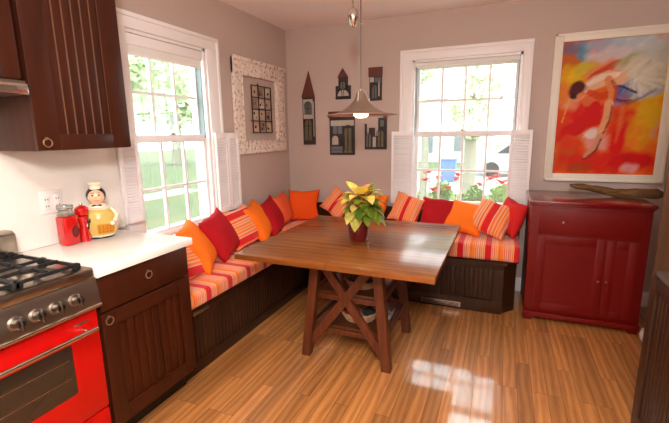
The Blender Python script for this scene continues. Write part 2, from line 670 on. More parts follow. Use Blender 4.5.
shutter('folded white louvered shutter beside the counter end of the left window', PL, -2.185, -2.038, 0.93, 1.485, 0.036, 1, (0.05, -2.1, 0.93))
shutter('white louvered shutter between the left window and the carved white frame', PL, -1.286, -0.985, 0.835, 1.487, 0.036, 2, (0.05, -1.13, 0.83))
shutter('white louvered shutter on the pendant lamp side of the back window', PB, 1.168, 1.385, 0.775, 1.478, 0.036, 1, (1.28, -0.05, 0.77))
shutter('white louvered shutter on the red cabinet side of the back window', PB, 2.228, 2.408, 0.775, 1.476, 0.036, 1, (2.3, -0.05, 0.77))

# ---------------------------------------------------------------- cabinets on the left wall


def ring_pull(parent, x, y, z, r=0.018, name='ring_pull', mm=None):
    mb = MB()
    pts = [(x+0.008, y+r*math.cos(a), z+r*math.sin(a)) for a in [2*math.pi*i/24 for i in range(24)]]
    mb.tube(pts, 0.0032, 8, closed=True)
    mb.lathe([(0, 0), (0.006, 0), (0.006, 0.008), (0, 0.010)], (x, y, z+r), 14, Matrix.Rotation(math.pi/2, 4, 'Y'))
    o = finish(name, mb, mm or BRASS, parent)
    return o


def bead_door(parent, x, y0, y1, z0, z1, m, n, stile=0.07, th=0.02, name='door', gm=None, rail=None):
    """frame and beadboard panel on the plane x (facing +x)"""
    rail = rail or stile
    mb = MB()
    mb.box(x, x+th, y0, y0+stile, z0, z1, bev=0.003).box(x, x+th, y1-stile, y1, z0, z1, bev=0.003)
    mb.box(x, x+th, y0+stile, y1-stile, z0, z0+rail, bev=0.003).box(x, x+th, y0+stile, y1-stile, z1-rail, z1, bev=0.003)
    a, b = y0+stile, y1-stile
    W = (b-a)/n
    g = 0.003
    mb.box(x, x+0.004, a, b, z0+rail-0.002, z1-rail+0.002)
    for i in range(n):
        mb.box(x, x+0.010, a+i*W+g, a+(i+1)*W-g, z0+rail-0.002, z1-rail+0.002, bev=0.002)
    d = finish(name, mb, m, parent)
    if gm:
        gb = MB()
        for i in range(n+1):
            y = a+i*W
            gb.box(x+0.004, x+0.0102, y-g+0.0003, y+g-0.0003, z0+rail, z1-rail)
        finish('grooves', gb, gm, d)
    return d


# wall cabinet beside the window
t = thing('wall_cabinet', 'dark cherry wall cabinet with grooved door and ring pull above the white counter', 'cabinet', (0, -2.58, 1.412))
finish('cabinet_body', B(0.0135, 0.326, -2.810, -2.345, 1.412, 2.45, bev=0.003), CHERRY, t)
d = bead_door(t, 0.328, -2.812, -2.343, 1.414, 2.45, CHERRY, 6, stile=0.10, gm=GROOVE, rail=0.07)
ring_pull(d, 0.349, -2.775, 1.447)
finish('cabinet_cornice', B(0.0135, 0.37, -2.815, -2.335, 2.452, 2.53, bev=0.01), CHERRY, t)
# cabinet over the hood
t = thing('wall_cabinet', 'short cherry cabinet above the steel range hood', 'cabinet', (0, -3.2, 1.70))
finish('cabinet_body', B(0.0135, 0.33, -3.58, -2.835, 1.702, 2.45, bev=0.003), CHERRY, t)
bead_door(t, 0.331, -3.58, -3.21, 1.705, 2.45, CHERRY, 6)
bead_door(t, 0.331, -3.205, -2.837, 1.705, 2.45, CHERRY, 6)
# hood
t = thing('range_hood', 'slim steel range hood with a bright front lip above the red range', 'range hood', (0, -3.2, 1.64))
finish('hood_body', MB().prism([(0.0135, 1.70), (0.352, 1.70), (0.352, 1.645), (0.0135, 1.645)], lambda a, b, d: (a, d, b), -3.58, -2.826), STEEL, t)
finish('front_lip', B(0.353, 0.366, -3.58, -2.826, 1.642, 1.688, bev=0.003), CHROME, t)
mb = MB().box(0.367, 0.368, -3.05, -2.87, 1.653, 1.677)
finish('control_strip', mb, NICKEL, t)

# base cabinet
t = thing('base_cabinet', 'dark cherry base cabinet with one drawer over one grooved door under the white counter', 'cabinet', (0.3, -2.54, 0))
mb = MB()
mb.box(0.0135, 0.578, -2.812, -2.272, 0.11, 0.872, bev=0.003)
finish('cabinet_body', mb, CHERRYD, t)
finish('toe_kick', B(0.0135, 0.505, -2.812, -2.272, 0, 0.11), BLACK, t)
dr = MB().box(0.580, 0.600, -2.810, -2.274, 0.708, 0.868, bev=0.004)
dr = finish('drawer', dr, CHERRYD, t)
ring_pull(dr, 0.601, -2.546, 0.80)
d = bead_door(t, 0.580, -2.810, -2.274, 0.135, 0.700, CHERRYD, 8, stile=0.075)
ring_pull(d, 0.601, -2.78, 0.662)
# worktop
mb = MB().box(0.0135, 0.618, -2.820, -2.242, 0.8745, 0.914, bev=0.005)
tag(finish('worktop', mb, COUNTER, None, loc=(0.3, -2.53, 0.875)), 'glossy white countertop slab between the red range and the window', 'countertop')

# outlet
t = thing('wall_outlet', 'white double socket plate on the backsplash behind the red canister', 'outlet', (0.013, -2.59, 1.14))
finish('outlet_plate', B(0.0125, 0.018, -2.645, -2.53, 1.080, 1.20, bev=0.003), WHITE, t)
for y in (-2.615, -2.560):
    s = finish('socket', B(0.018, 0.0215, y-0.017, y+0.017, 1.10, 1.175, bev=0.002), SPLASH, t)
    for z in (1.120, 1.155):
        for dy in (-0.0065, 0.0065):
            finish('slot', B(0.0215, 0.0222, y+dy-0.0015, y+dy+0.0015, z-0.005, z+0.005), BLACK, s)

# ---------------------------------------------------------------- range
RY0, RY1 = -3.585, -2.826
t = thing('range_cooker', 'red and stainless gas range at the left edge beside the white counter', 'stove', (0.32, -3.2, 0))
finish('oven_body', B(0.03, 0.565, RY0, RY1, 0.06, 0.80, bev=0.004), IRON, t)
for y in (RY0+0.05, RY1-0.05):
    for x in (0.08, 0.52):
        finish('foot', MB().lathe([(0.018, 0), (0.018, 0.06)], (x, y, 0), 12), STEEL, t)
ck = finish('cooktop', MB().box(0.03, 0.612, RY0, RY1, 0.885, 0.928, bev=0.006), STEEL, t)
prof = [(0.565, 0.80), (0.565, 0.884), (0.612, 0.884), (0.617, 0.874), (0.632, 0.775), (0.632, 0.762), (0.585, 0.756), (0.565, 0.756)]
finish('control_panel', MB().prism(prof, lambda a, b, d: (a, d, b), RY0, RY1), STEEL, t)
finish('panel_lip', MB().tube([(0.630, RY0, 0.766), (0.630, RY1, 0.766)], 0.009, 10), CHROME, t)
ax = Matrix.Rotation(math.radians(80), 4, 'Y')
for y in (-2.928, -3.005, -3.075, -3.145, -3.24, -3.32, -3.40, -3.48):
    mb = MB().lathe([(0.0, 0), (0.027, 0), (0.027, 0.006), (0.021, 0.009), (0.020, 0.032), (0.017, 0.037), (0, 0.038)], (0.622, y, 0.822), 28, ax)
    k = finish('knob', mb, KNOB, t)
    mb = MB().box(-0.004, 0.004, -0.004, 0.004, -0.024, 0.024, bev=0.002)
    mb.bm.transform(Matrix.Translation((0.661, y, 0.828)) @ Matrix.Rotation(math.radians(-10), 4, 'Y'))
    finish('grip', mb, KNOB, k)
    mb = MB().lathe([(0, 0), (0.011, 0), (0.011, 0.001)], (0.661, y, 0.829), 18, ax)
    finish('knob_cap', mb, BLACK, k)
mb = MB()
mb.box(0.567, 0.604, RY0+0.004, RY1-0.004, 0.275, 0.742, bev=0.006)
d = finish('oven_door', mb, RED, t)
finish('oven_window', B(0.604, 0.607, -3.46, -2.958, 0.418, 0.637, bev=0.002), OVENGL, d)
for z in (0.495, 0.575):
    finish('oven_rack', B(0.607, 0.6076, -3.44, -2.975, z, z+0.003), STEEL, d)
mb = MB().tube([(0.652, RY0+0.03, 0.678), (0.652, RY1-0.045, 0.678)], 0.010, 12)
for y in (RY0+0.06, RY1-0.08):
    mb.tube([(0.602, y, 0.678), (0.652, y, 0.678)], 0.008, 10)
finish('door_handle', mb, CHROME, d)
finish('maker_plate', B(0.604, 0.606, -2.935, -2.875, 0.702, 0.712, bev=0.001), NICKEL, d)
finish('warming_drawer', B(0.567, 0.602, RY0+0.004, RY1-0.004, 0.10, 0.268, bev=0.006), RED, t)
finish('plinth', B(0.10, 0.55, RY0+0.01, RY1-0.01, 0.03, 0.098), BLACK, t)
mb = MB().prism([(0.034, 0.929), (0.075, 0.929), (0.105, 0.945), (0.105, 1.03), (0.085, 1.045), (0.034, 1.045)], lambda a, b, d: (a, d, b), RY0, RY1)
finish('backguard', mb, STEEL, t)
for (x, y) in ((0.23, -2.99), (0.465, -2.99), (0.23, -3.22), (0.465, -3.22), (0.23, -3.44), (0.465, -3.44)):
    b = finish('burner', MB().lathe([(0.0, 0.929), (0.062, 0.929), (0.06, 0.934), (0.046, 0.938), (0.044, 0.948), (0, 0.95)], (x, y, 0), 28), NICKEL, t)
    finish('burner_cap', MB().lathe([(0, 0.950), (0.034, 0.950), (0.034, 0.957), (0.03, 0.96), (0, 0.96)], (x, y, 0), 24), IRON, b)
for (y0, y1) in ((-3.095, -2.875), (-3.33, -3.105), (-3.56, -3.34)):
    mb = MB()
    yc = (y0+y1)/2
    z = 0.948
    for (a, b) in (((0.13, y0), (0.575, y0)), ((0.13, y1), (0.575, y1)), ((0.13, y0), (0.13, y1)), ((0.575, y0), (0.575, y1)), ((0.355, y0), (0.355, y1))):
        mb.bar((a[0], a[1], z), (b[0], b[1], z), 0.013, 0.013, 0.002)
    for xc in (0.23, 0.465):
        for (dx, dy) in ((1, 0), (-1, 0), (0, 1), (0, -1)):
            ex = xc+dx*0.105
            ey = yc+dy*(y1-y0)/2
            mb.bar((xc+dx*0.025, yc+dy*0.025, z+0.006), (ex, ey, z+0.004), 0.010, 0.015, 0.002)
    for x in (0.13, 0.575, 0.355):
        for y in (y0, y1):
            mb.box(x-0.014, x+0.014, y-0.014, y+0.014, 0.929, 0.956, bev=0.004)
    finish('grate', mb, IRON, t)

# ---------------------------------------------------------------- counter objects
RCER = mat('red_ceramic', rgb(186, 18, 18), 0.15, coat=0.6, var=0.05)
t = thing('canister', 'red square canister with dark oval window and clear lid on the white counter', 'canister', (0.10, -2.578, 0.9145))
mb = MB().box(0.065, 0.140, -2.618, -2.540, 0.9145, 1.068, bev=0.012, seg=3)
finish('canister_body', mb, RCER, t)
finish('rim', MB().lathe([(0.034, 0), (0.040, 0.003), (0.040, 0.012), (0.034, 0.014)], (0.10, -2.58, 1.068), 28), NICKEL, t)
finish('lid', MB().lathe([(0.03, 0), (0.034, 0.004), (0.030, 0.022), (0.038, 0.026), (0.038, 0.042), (0.036, 0.046), (0, 0.047)], (0.10, -2.58, 1.080), 28), JAR, t)
mb = MB()
mb.lathe([(0, 0), (0.019, 0), (0.017, 0.003), (0, 0.003)], (0, 0, 0), 24, Matrix.Rotation(math.pi/2, 4, 'Y'))
for v in mb.bm.verts:
    v.co.z *= 1.75
mb.bm.transform(Matrix.Translation((0.1405, -2.566, 0.985)))
finish('viewing_window', mb, mat('canister_window', rgb(90, 8, 10), 0.1), t)
t = thing('pepper_mill', 'shiny red turned pepper mill between the red canister and the chef jar', 'pepper mill', (0.11, -2.500, 0.9145))
pf = [(0.0, 0), (0.031, 0), (0.033, 0.008), (0.032, 0.02), (0.026, 0.045), (0.020, 0.075), (0.019, 0.09), (0.026, 0.112), (0.030, 0.125), (0.028, 0.134), (0.018, 0.140)]
finish('mill_body', MB().lathe(pf, (0.11, -2.500, 0.9145), 32), RCER, t)
finish('mill_head', MB().lathe([(0.018, 0.140), (0.031, 0.148), (0.034, 0.165), (0.032, 0.182), (0.02, 0.192), (0.008, 0.195), (0, 0.196)], (0.11, -2.500, 0.9145), 32), RCER, t)
finish('mill_nut', MB().lathe([(0.006, 0.195), (0.009, 0.202), (0.006, 0.210), (0, 0.212)], (0.11, -2.500, 0.9145), 16), NICKEL, t)

# chef jar: faces the camera side (turned in its own frame, y is the front)
ang = math.radians(52)
CM = Matrix.Translation((0.112, -2.408, 0.9145)) @ Matrix.Rotation(ang, 4, 'Z') @ Matrix.Scale(1.04, 4)
t = thing('chef_figure_jar', 'ceramic chef figure jar with black hair and yellow apron at the end of the counter', 'figurine', (0.115, -2.372, 0.9145))
CREAM = mat('cream_glaze', rgb(240, 226, 200), 0.2, coat=0.5, var=0.03)
YEL = mat('yellow_glaze', rgb(246, 222, 132), 0.25, coat=0.4, var=0.05)
SKIN = mat('peach_glaze', rgb(240, 190, 156), 0.25, coat=0.4, var=0.03)
HAIR = mat('black_glaze', rgb(24, 16, 14), 0.2, coat=0.4)


def cfin(name, mb, m, par=None):
    mb.bm.transform(CM)
    return finish(name, mb, m, par or t)


def surf_patch(fn, us, vs, off=0.002):
    """a thin patch over a body: fn(u,v) -> point and outward normal"""
    bmx = bmesh.new()
    G = [[bmx.verts.new(fn(u, v)) for u in us] for v in vs]
    for i in range(len(vs)-1):
        for j in range(len(us)-1):
            bmx.faces.new((G[i][j], G[i][j+1], G[i+1][j+1], G[i+1][j]))
    r = bmesh.ops.solidify(bmx, geom=bmx.faces[:], thickness=off)
    mb = MB()
    mb.merge(bmx)
    return mb


bodyp = [(0.0, 0.0), (0.060, 0.0), (0.072, 0.012), (0.086, 0.045), (0.092, 0.085), (0.088, 0.115), (0.072, 0.145), (0.050, 0.165), (0.034, 0.178), (0.028, 0.186), (0, 0.187)]


def body_r(z):
    for (r0, z0), (r1, z1) in zip(bodyp[1:], bodyp[2:]):
        if z0 <= z <= z1:
            return r0+(r1-r0)*(z-z0)/(z1-z0)
    return 0.028


mb = MB().lathe(bodyp, (0, 0, 0), 40)
for v in mb.bm.verts:
    v.co.y *= 0.72
cfin('jar_body', mb, CREAM)
mb = MB().lathe([(0, 0), (0.066, 0), (0.070, 0.006), (0.066, 0.014), (0, 0.015)], (0, 0, -0.0001), 40)
for v in mb.bm.verts:
    v.co.y *= 0.74
cfin('base_band', mb, HAIR)


def apr(off):
    def fn(u, v):
        r = body_r(v)+off
        return Vector((r*math.sin(u), -r*0.72*math.cos(u)-0.0, v))
    return fn


us = [math.radians(a) for a in range(-62, 63, 4)]
mb = surf_patch(apr(0.004), us, [0.02+i*0.0105 for i in range(14)], 0.003)
ap = cfin('apron', mb, YEL)
us2 = [math.radians(a) for a in range(-6, 49, 4)]
mb = surf_patch(apr(0.008), us2, [0.03, 0.04, 0.05, 0.06, 0.07, 0.08], 0.003)
pk = cfin('apron_pocket', mb, mat('amber_glaze', rgb(232, 168, 48), 0.3), ap)
mb = MB()
for i in range(5):
    for j in range(3):
        u_, z_ = math.radians(0+i*10.5), 0.04+j*0.014
        p_ = apr(0.010)(u_, z_)
        mb.ball(p_, 0.0035, 1)
cfin('pocket_dots', mb, mat('red_dots', rgb(206, 86, 40), 0.3), ap)
mb = MB().ball(apr(0.010)(math.radians(-26), 0.105), 0.009, 2, (1, 0.5, 1.5)).tube([apr(0.010)(math.radians(-26), 0.10), apr(0.010)(math.radians(-30), 0.06)], 0.0035, 8)
cfin('spoon', mb, HAIR)
mb = MB().lathe([(0.030, 0.160), (0.050, 0.166), (0.046, 0.176), (0.028, 0.184)], (0, 0, 0), 32)
cfin('collar', mb, CREAM)
mb = MB()
mb.ball((0, -0.004, 0.222), 0.043, 3, (0.95, 0.88, 1.02))
mb.ball((0, -0.044, 0.220), 0.006, 2)
hd = cfin('head', mb, SKIN)
mb = MB().ball((0, 0.008, 0.228), 0.047, 3, (1.02, 0.88, 1.02))
cfin('hair', mb, HAIR)
mb = MB()
for sx in (-1, 1):
    mb.ball((sx*0.015, -0.0385, 0.232), 0.0042, 2, (1.2, 0.6, 1))
    mb.tube([(sx*0.008, -0.038, 0.243), (sx*0.015, -0.0385, 0.246), (sx*0.023, -0.034, 0.243)], 0.0012, 6)
cfin('eyes', mb, HAIR, hd)
cfin('mouth', MB().tube([(-0.012, -0.037, 0.206), (0, -0.0395, 0.202), (0.012, -0.037, 0.206)], 0.0018, 6), RCER, hd)
mb = MB()
for sx in (-1, 1):
    mb.ball((sx*0.012, -0.038, 0.176), 0.011, 2, (1.15, 0.6, 0.75))
mb.ball((0, -0.040, 0.176), 0.005, 2)
cfin('bow_tie', mb, HAIR)
mb = MB().lathe([(0.026, 0.262), (0.026, 0.278), (0.025, 0.280), (0.031, 0.286), (0.032, 0.296), (0.024, 0.303), (0, 0.305)], (0, 0, 0), 28)
cfin('chef_hat', mb, CREAM)
for sx in (-1, 1):
    mb = MB()
    mb.tube([(sx*0.060, 0.0, 0.150), (sx*0.086, -0.012, 0.115), (sx*0.070, -0.045, 0.085)], [0.017, 0.017, 0.013], 12)
    mb.ball((sx*0.062, -0.052, 0.080), 0.014, 2)
    cfin('arm', mb, CREAM)

# ---------------------------------------------------------------- benches


def bead_front(mb, P, a, b, z0, z1, w, n):
    """upright beads between a and b on a plane"""
    W = (b-a)/n
    for i in range(n):
        p, q = P(a+i*W+0.003, w, z0), P(a+(i+1)*W-0.003, w+0.008, z1)
        mb.box(min(p[0], q[0]), max(p[0], q[0]), min(p[1], q[1]), max(p[1], q[1]), z0, z1, bev=0.002)


t = thing('storage_bench', 'dark built-in storage bench along the wall under the left window', 'bench', (0.25, -1.1, 0))
finish('bench_box', B(0.001, 0.480, -2.266, -0.001, 0.001, 0.418), BENCHW, t)
mb = MB()
bead_front(mb, lambda a, w_, z: (0.480+w_, a, z), -2.19, -0.66, 0.075, 0.375, 0.0, 42)
finish('beadboard', mb, BENCHW, t)
mb = MB()
mb.box(0.480, 0.496, -2.266, -0.61, 0.001, 0.07, bev=0.002).box(0.480, 0.496, -2.266, -0.61, 0.378, 0.418, bev=0.002)
mb.box(0.480, 0.4955, -2.266, -2.195, 0.07, 0.378)
finish('face_frame', mb, BENCHW, t)
finish('seat_board', B(0.001, 0.510, -2.266, -0.001, 0.4185, 0.440, bev=0.004), BENCHW, t)
finish('back_rail', B(0.001, 0.035, -2.20, -0.001, 0.4405, 0.735, bev=0.004), BENCHW, t)
mb = MB().box(0.497, 0.507, -2.165, -2.03, 0.385, 0.412, bev=0.003)
finish('metal_catch', mb, NICKEL, t)

t = thing('storage_bench', 'dark built-in storage bench along the wall under the back window', 'bench', (1.4, -0.3, 0))
finish('bench_box', MB().prism([(0.512, -0.590), (2.235, -0.590), (2.338, -0.470), (2.338, -0.021), (0.512, -0.021)], lambda a, b, d: (a, b, d), 0.001, 0.418), BENCHW, t)
mb = MB()
mb2 = mb
bead_front(mb2, lambda a, w_, z: (a, -0.590-w_, z), 1.76, 2.165, 0.115, 0.372, 0.0, 11)
finish('beadboard', mb2, BENCHW, t)
mb = MB()
bead_front(mb, lambda a, w_, z: (a, -0.590-w_, z), 0.62, 1.50, 0.115, 0.372, 0.0, 24)
finish('beadboard', mb, BENCHW, t)
mb = MB()
for a, b, c, d_ in ((0.513, 2.245, 0.001, 0.108), (0.513, 2.245, 0.376, 0.418)):
    mb.box(a, b, -0.608, -0.590, c, d_, bev=0.002)
for a, b in ((0.513, 0.60), (1.51, 1.75), (2.172, 2.245)):
    mb.box(a, b, -0.6075, -0.590, 0.10, 0.38, bev=0.002)
finish('face_frame', mb, BENCHW, t)
finish('seat_board', MB().prism([(0.512, -0.622), (2.262, -0.622), (2.352, -0.500), (2.352, -0.001), (0.512, -0.001)], lambda a, b, d: (a, b, d), 0.4185, 0.440), BENCHW, t)
finish('back_rail', B(0.04, 2.362, -0.035, -0.001, 0.4405, 0.735, bev=0.004), BENCHW, t)
mb = MB().box(1.60, 1.925, -0.614, -0.608, 0.018, 0.060, bev=0.002)
v_ = finish('vent_grille', mb, NICKEL, t)
mb = MB()
for i in range(3):
    mb.box(1.612, 1.913, -0.6150, -0.6140, 0.025+i*0.011, 0.031+i*0.011)
finish('vent_slots', mb, BLACK, v_)


def seat_cushion(name, x0, x1, y0, y1, z0, z1, m, label):
    t_ = bmesh.new()
    bmesh.ops.create_cube(t_, size=1)
    for v in t_.verts:
        v.co = Vector((x0+(v.co.x+.5)*(x1-x0), y0+(v.co.y+.5)*(y1-y0), z0+(v.co.z+.5)*(z1-z0)))
    bmesh.ops.bevel(t_, geom=t_.edges[:], offset=0.032, segments=5, profile=0.6, affect='EDGES')
    mb = MB().merge(t_)
    o = finish(name, mb, m, None, loc=((x0+x1)/2, (y0+y1)/2, z0), smooth=60)
    return tag(o, label, 'seat cushion')


seat_cushion('seat_cushion', 0.038, 0.535, -2.235, -0.60, 0.4405, 0.535, STR_Y, 'long red and orange striped seat cushion on the bench under the left window')
seat_cushion('seat_cushion', 0.038, 2.352, -0.595, -0.038, 0.4405, 0.570, STR_X, 'long red and orange striped seat cushion on the bench under the back window')


def pillow(label, m, loc, size, yaw_deg, lean, roll_deg=0.0, th=0.15, seed=0, sh=1.0):
    """throw pillow; local x = width, y = thickness, z = height; yaw 0 faces -y"""
    bmx = bmesh.new()
    N = 18
    W, Hh = size/2, size/2*sh
    rnd = random.Random(seed)
    o3 = Vector((seed*3.1, seed*1.7, 0))
    for side in (-1, 1):
        G = []
        for i in range(N+1):
            row = []
            for j in range(N+1):
                u, v = -1+2*i/N, -1+2*j/N
                u = math.copysign(abs(u)**0.8, u)
                v = math.copysign(abs(v)**0.8, v)
                x = W*u*(1-0.10*(1-v*v)*abs(u)**3)
                z = Hh*v*(1-0.10*(1-u*u)*abs(v)**3)
                d = ((1-u*u)*(1-v*v))**0.40
                nz = noise.noise(Vector((x*9, z*9, side*2.0))+o3)
                y = side*th/2*d*(1+0.12*nz)
                x += 0.012*noise.noise(Vector((v*2, 0, 5))+o3)
                z += 0.012*noise.noise(Vector((u*2, 3, 0))+o3)
                row.append(bmx.verts.new((x, y, z)))
            G.append(row)
        for i in range(N):
            for j in range(N):
                bmx.faces.new((G[i][j], G[i+1][j], G[i+1][j+1], G[i][j+1]))
    bmesh.ops.remove_doubles(bmx, verts=bmx.verts[:], dist=0.0004)
    mb = MB().merge(bmx)
    o = finish('throw_pillow', mb, m, None, smooth=80)
    o.rotation_mode = 'XYZ'
    R = Matrix.Rotation(math.radians(yaw_deg), 4, 'Z') @ Matrix.Rotation(math.radians(-lean), 4, 'X') @ Matrix.Rotation(math.radians(roll_deg), 4, 'Y')
    o.matrix_world = Matrix.Translation(loc) @ R
    # rest on the seat: lowest point at the given z
    lo = min((o.matrix_world @ v.co).z for v in o.data.vertices)
    o.location.z += loc[2]-lo
    return tag(o, label, 'pillow')


ZL, ZB = 0.530, 0.566
# left bench, from the counter to the corner (yaw 90 faces +x)
pillow('striped pillow wedged low against the base cabinet, nearest the counter', PST_Z, (0.265, -1.995, ZL), 0.31, 92, 36, 4, seed=1, th=0.13)
pillow('orange pillow standing on the bench beside the counter corner', ORANGE, (0.215, -1.765, ZL), 0.37, 120, 33, -3, seed=2, th=0.15)
pillow('crimson pillow under the left window between an orange and a striped pillow', CRIMSON, (0.20, -1.49, ZL), 0.36, 103, 27, -9, seed=3, th=0.16)
pillow('striped pillow with level red bands below the white shutter', PST_Z, (0.185, -1.20, ZL), 0.345, 84, 24, -6, seed=4, th=0.14)
pillow('orange pillow leaning between the striped and the dark red pillow below the carved frame', ORANGE, (0.195, -0.955, ZL), 0.36, 108, 28, -8, seed=5, th=0.15)
pillow('dark red pillow tilted near the corner below the carved frame', CRIMSON, (0.18, -0.70, ZL), 0.34, 100, 24, -8, seed=6, th=0.14)
pillow('coral orange pillow squeezed behind the large orange corner pillow', CORAL, (0.16, -0.46, ZB), 0.31, 96, 18, -6, seed=7, th=0.13)
pillow('large deep orange pillow standing square in the bench corner', DORANGE, (0.275, -0.23, ZB), 0.33, 24, 8, 1, seed=8, th=0.13)
# back bench
pillow('striped pillow leaning over beside the dark back rail near the corner', PST_X2, (0.63, -0.15, ZB), 0.285, 4, 20, 36, seed=9, th=0.12)
pillow('orange pillow on the back bench behind the potted plant', ORANGE, (1.00, -0.15, ZB), 0.31, -4, 20, 4, seed=10, th=0.14)
pillow('striped pillow on the back bench just right of the potted plant', PST_X2, (1.355, -0.16, ZB), 0.30, 0, 24, 18, seed=11, th=0.13)
pillow('dark red pillow in the middle of the back bench', CRIMSON, (1.645, -0.155, ZB), 0.32, 0, 30, 4, seed=12, th=0.14)
pillow('orange pillow right of the table corner on the back bench', ORANGE, (1.905, -0.22, ZB), 0.335, -2, 46, 12, seed=13, th=0.14)
pillow('striped pillow with slanted red band next to the last red pillow', PST_X, (2.125, -0.25, ZB), 0.34, -6, 42, 18, seed=14, th=0.14)
pillow('bright red pillow at the end of the back bench by the red cabinet', CORALRED, (2.275, -0.20, ZB), 0.31, -58, 18, 6, seed=15, th=0.14)

# ---------------------------------------------------------------- table
t = thing('dining_table', 'square brown wooden dining table with X-braced base standing inside the corner bench', 'table', (1.30, -1.42, 0))
TX0, TX1, TY0, TY1 = 0.688, 1.908, -1.975, -0.722
finish('tabletop', B(TX0, TX1, TY0, TY1, 0.715, 0.750, bev=0.004), TABLEX, t)
mb = MB()
mb.box(1.02, 1.58, -1.71, -1.685, 0.655, 0.7145).box(1.02, 1.58, -1.145, -1.12, 0.655, 0.7145)
mb.box(1.06, 1.085, -1.70, -1.13, 0.655, 0.7145).box(1.53, 1.555, -1.70, -1.13, 0.655, 0.7145)
finish('apron', mb, TABLEL, t)
fx0, fx1, tx0, tx1 = 1.033, 1.590, 1.120, 1.520
fy0, fy1, ty0, ty1 = -1.700, -1.150, -1.69, -1.16


def legmesh(fx, fy, tx, ty):
    bmx = bmesh.new()
    s = 0.030
    lo = [bmx.verts.new((fx+a*s, fy+b*s, 0)) for a, b in ((-1, -1), (1, -1), (1, 1), (-1, 1))]
    hi = [bmx.verts.new((tx+a*s, ty+b*s, 0.7145)) for a, b in ((-1, -1), (1, -1), (1, 1), (-1, 1))]
    bmx.faces.new(lo)
    bmx.faces.new(hi)
    for i in range(4):
        bmx.faces.new((lo[i], lo[(i+1) % 4], hi[(i+1) % 4], hi[i]))
    bmesh.ops.bevel(bmx, geom=bmx.edges[:], offset=0.003, segments=1, affect='EDGES')
    return MB().merge(bmx)


for fx, tx in ((fx0, tx0), (fx1, tx1)):
    for fy, ty in ((fy0, ty0), (fy1, ty1)):
        finish('leg', legmesh(fx, fy, tx, ty), TABLEL, t)
for y in (-1.694, -1.156):
    mb = MB().bar((1.155, y, 0.66), (1.555, y, 0.10), 0.056, 0.026, 0.003, up=(0, 1, 0))
    mb.bar((1.485, y-0.004, 0.66), (1.065, y-0.004, 0.10), 0.056, 0.024, 0.003, up=(0, 1, 0))
    finish('cross_brace', mb, TABLEL, t)
for z in (0.205, 0.440):
    f_ = 1-z/0.7145
    xa, xb = tx0+(fx0-tx0)*f_, tx1+(fx1-tx1)*f_
    mb = MB().box(xa+0.02, xb-0.02, -1.665, -1.185, z, z+0.02, bev=0.002)
    s = finish('shelf', mb, TABLEH, t)
    mb = MB().box(xa+0.02, xb-0.02, -1.675, -1.655, z-0.035, z, bev=0.002).box(xa+0.02, xb-0.02, -1.20, -1.18, z-0.035, z, bev=0.002)
    mb.box(xa-0.008, xa+0.012, -1.675, -1.18, z-0.02, z+0.03, bev=0.002).box(xb-0.012, xb+0.008, -1.675, -1.18, z-0.02, z+0.03, bev=0.002)
    finish('rail', mb, TABLEL, t)

# baskets on the shelves
WICK = mat('woven_wicker', rgb(176, 142, 104), 0.7, var=0.3, scale=90)


def basket(label, c, r, h):
    b_ = thing('woven_basket', label, 'basket', c)
    mb = MB()
    n = 8
    for i in range(n):
        f_ = i/(n-1)
        rr = r*(0.72+0.28*f_)
        pts = []
        K = 48
        for k in range(K):
            a = 2*math.pi*k/K
            w_ = 0.004*math.sin(a*16+(i % 2)*math.pi)
            pts.append((c[0]+(rr+w_)*math.cos(a), c[1]+(rr+w_)*math.sin(a), c[2]+0.006+h*f_))
        mb.tube(pts, h/n*0.62, 6, closed=True)
    mb.lathe([(0, 0.0), (r*0.72, 0.0), (r*0.72, 0.008), (0, 0.008)], c, 32)
    K = 16
    for k in range(K):
        a = 2*math.pi*k/K
        mb.tube([(c[0]+(r*0.72+0.006)*math.cos(a), c[1]+(r*0.72+0.006)*math.sin(a), c[2]+0.004), (c[0]+(r+0.006)*math.cos(a), c[1]+(r+0.006)*math.sin(a), c[2]+h+0.008)], 0.0035, 6)
    finish('basket_wall', mb, WICK, b_)
    return b_


basket('low round woven basket on the lower shelf of the table', (1.345, -1.50, 0.2255), 0.130, 0.060)
basket('low round woven basket on the upper shelf of the table', (1.36, -1.49, 0.4605), 0.120, 0.050)
mb = MB().lathe([(0, 0.0), (0.04, 0.0), (0.07, 0.018), (0.088, 0.045), (0.083, 0.045), (0.065, 0.02), (0, 0.006)], (1.36, -1.49, 0.469), 32)
tag(finish('glass_bowl', mb, JAR, None, loc=(1.36, -1.49, 0.469)), 'shallow clear glass bowl in the upper shelf basket', 'bowl')
CLOTHR = mat('folded_red_cloth', rgb(176, 44, 36), 0.9, var=0.2, scale=30, bump=0.3)
mb = MB().ball((1.30, -1.52, 0.268), 0.052, 3, (1.0, 1.1, 0.55))
for v in mb.bm.verts:
    v.co += Vector((0, 0, 0.012))*noise.noise(v.co*40)
tag(finish('napkin', mb, CLOTHR, None, loc=(1.30, -1.52, 0.24)), 'crumpled red cloth in the lower shelf basket', 'napkin')
mb = MB().ball((1.40, -1.47, 0.266), 0.05, 3, (1.0, 1.0, 0.55))
for v in mb.bm.verts:
    v.co += Vector((0, 0, 0.012))*noise.noise(v.co*37)
tag(finish('napkin', mb, mat('folded_dark_cloth', rgb(46, 40, 44), 0.9, bump=0.3), None, loc=(1.40, -1.47, 0.24)), 'crumpled dark cloth in the lower shelf basket', 'napkin')

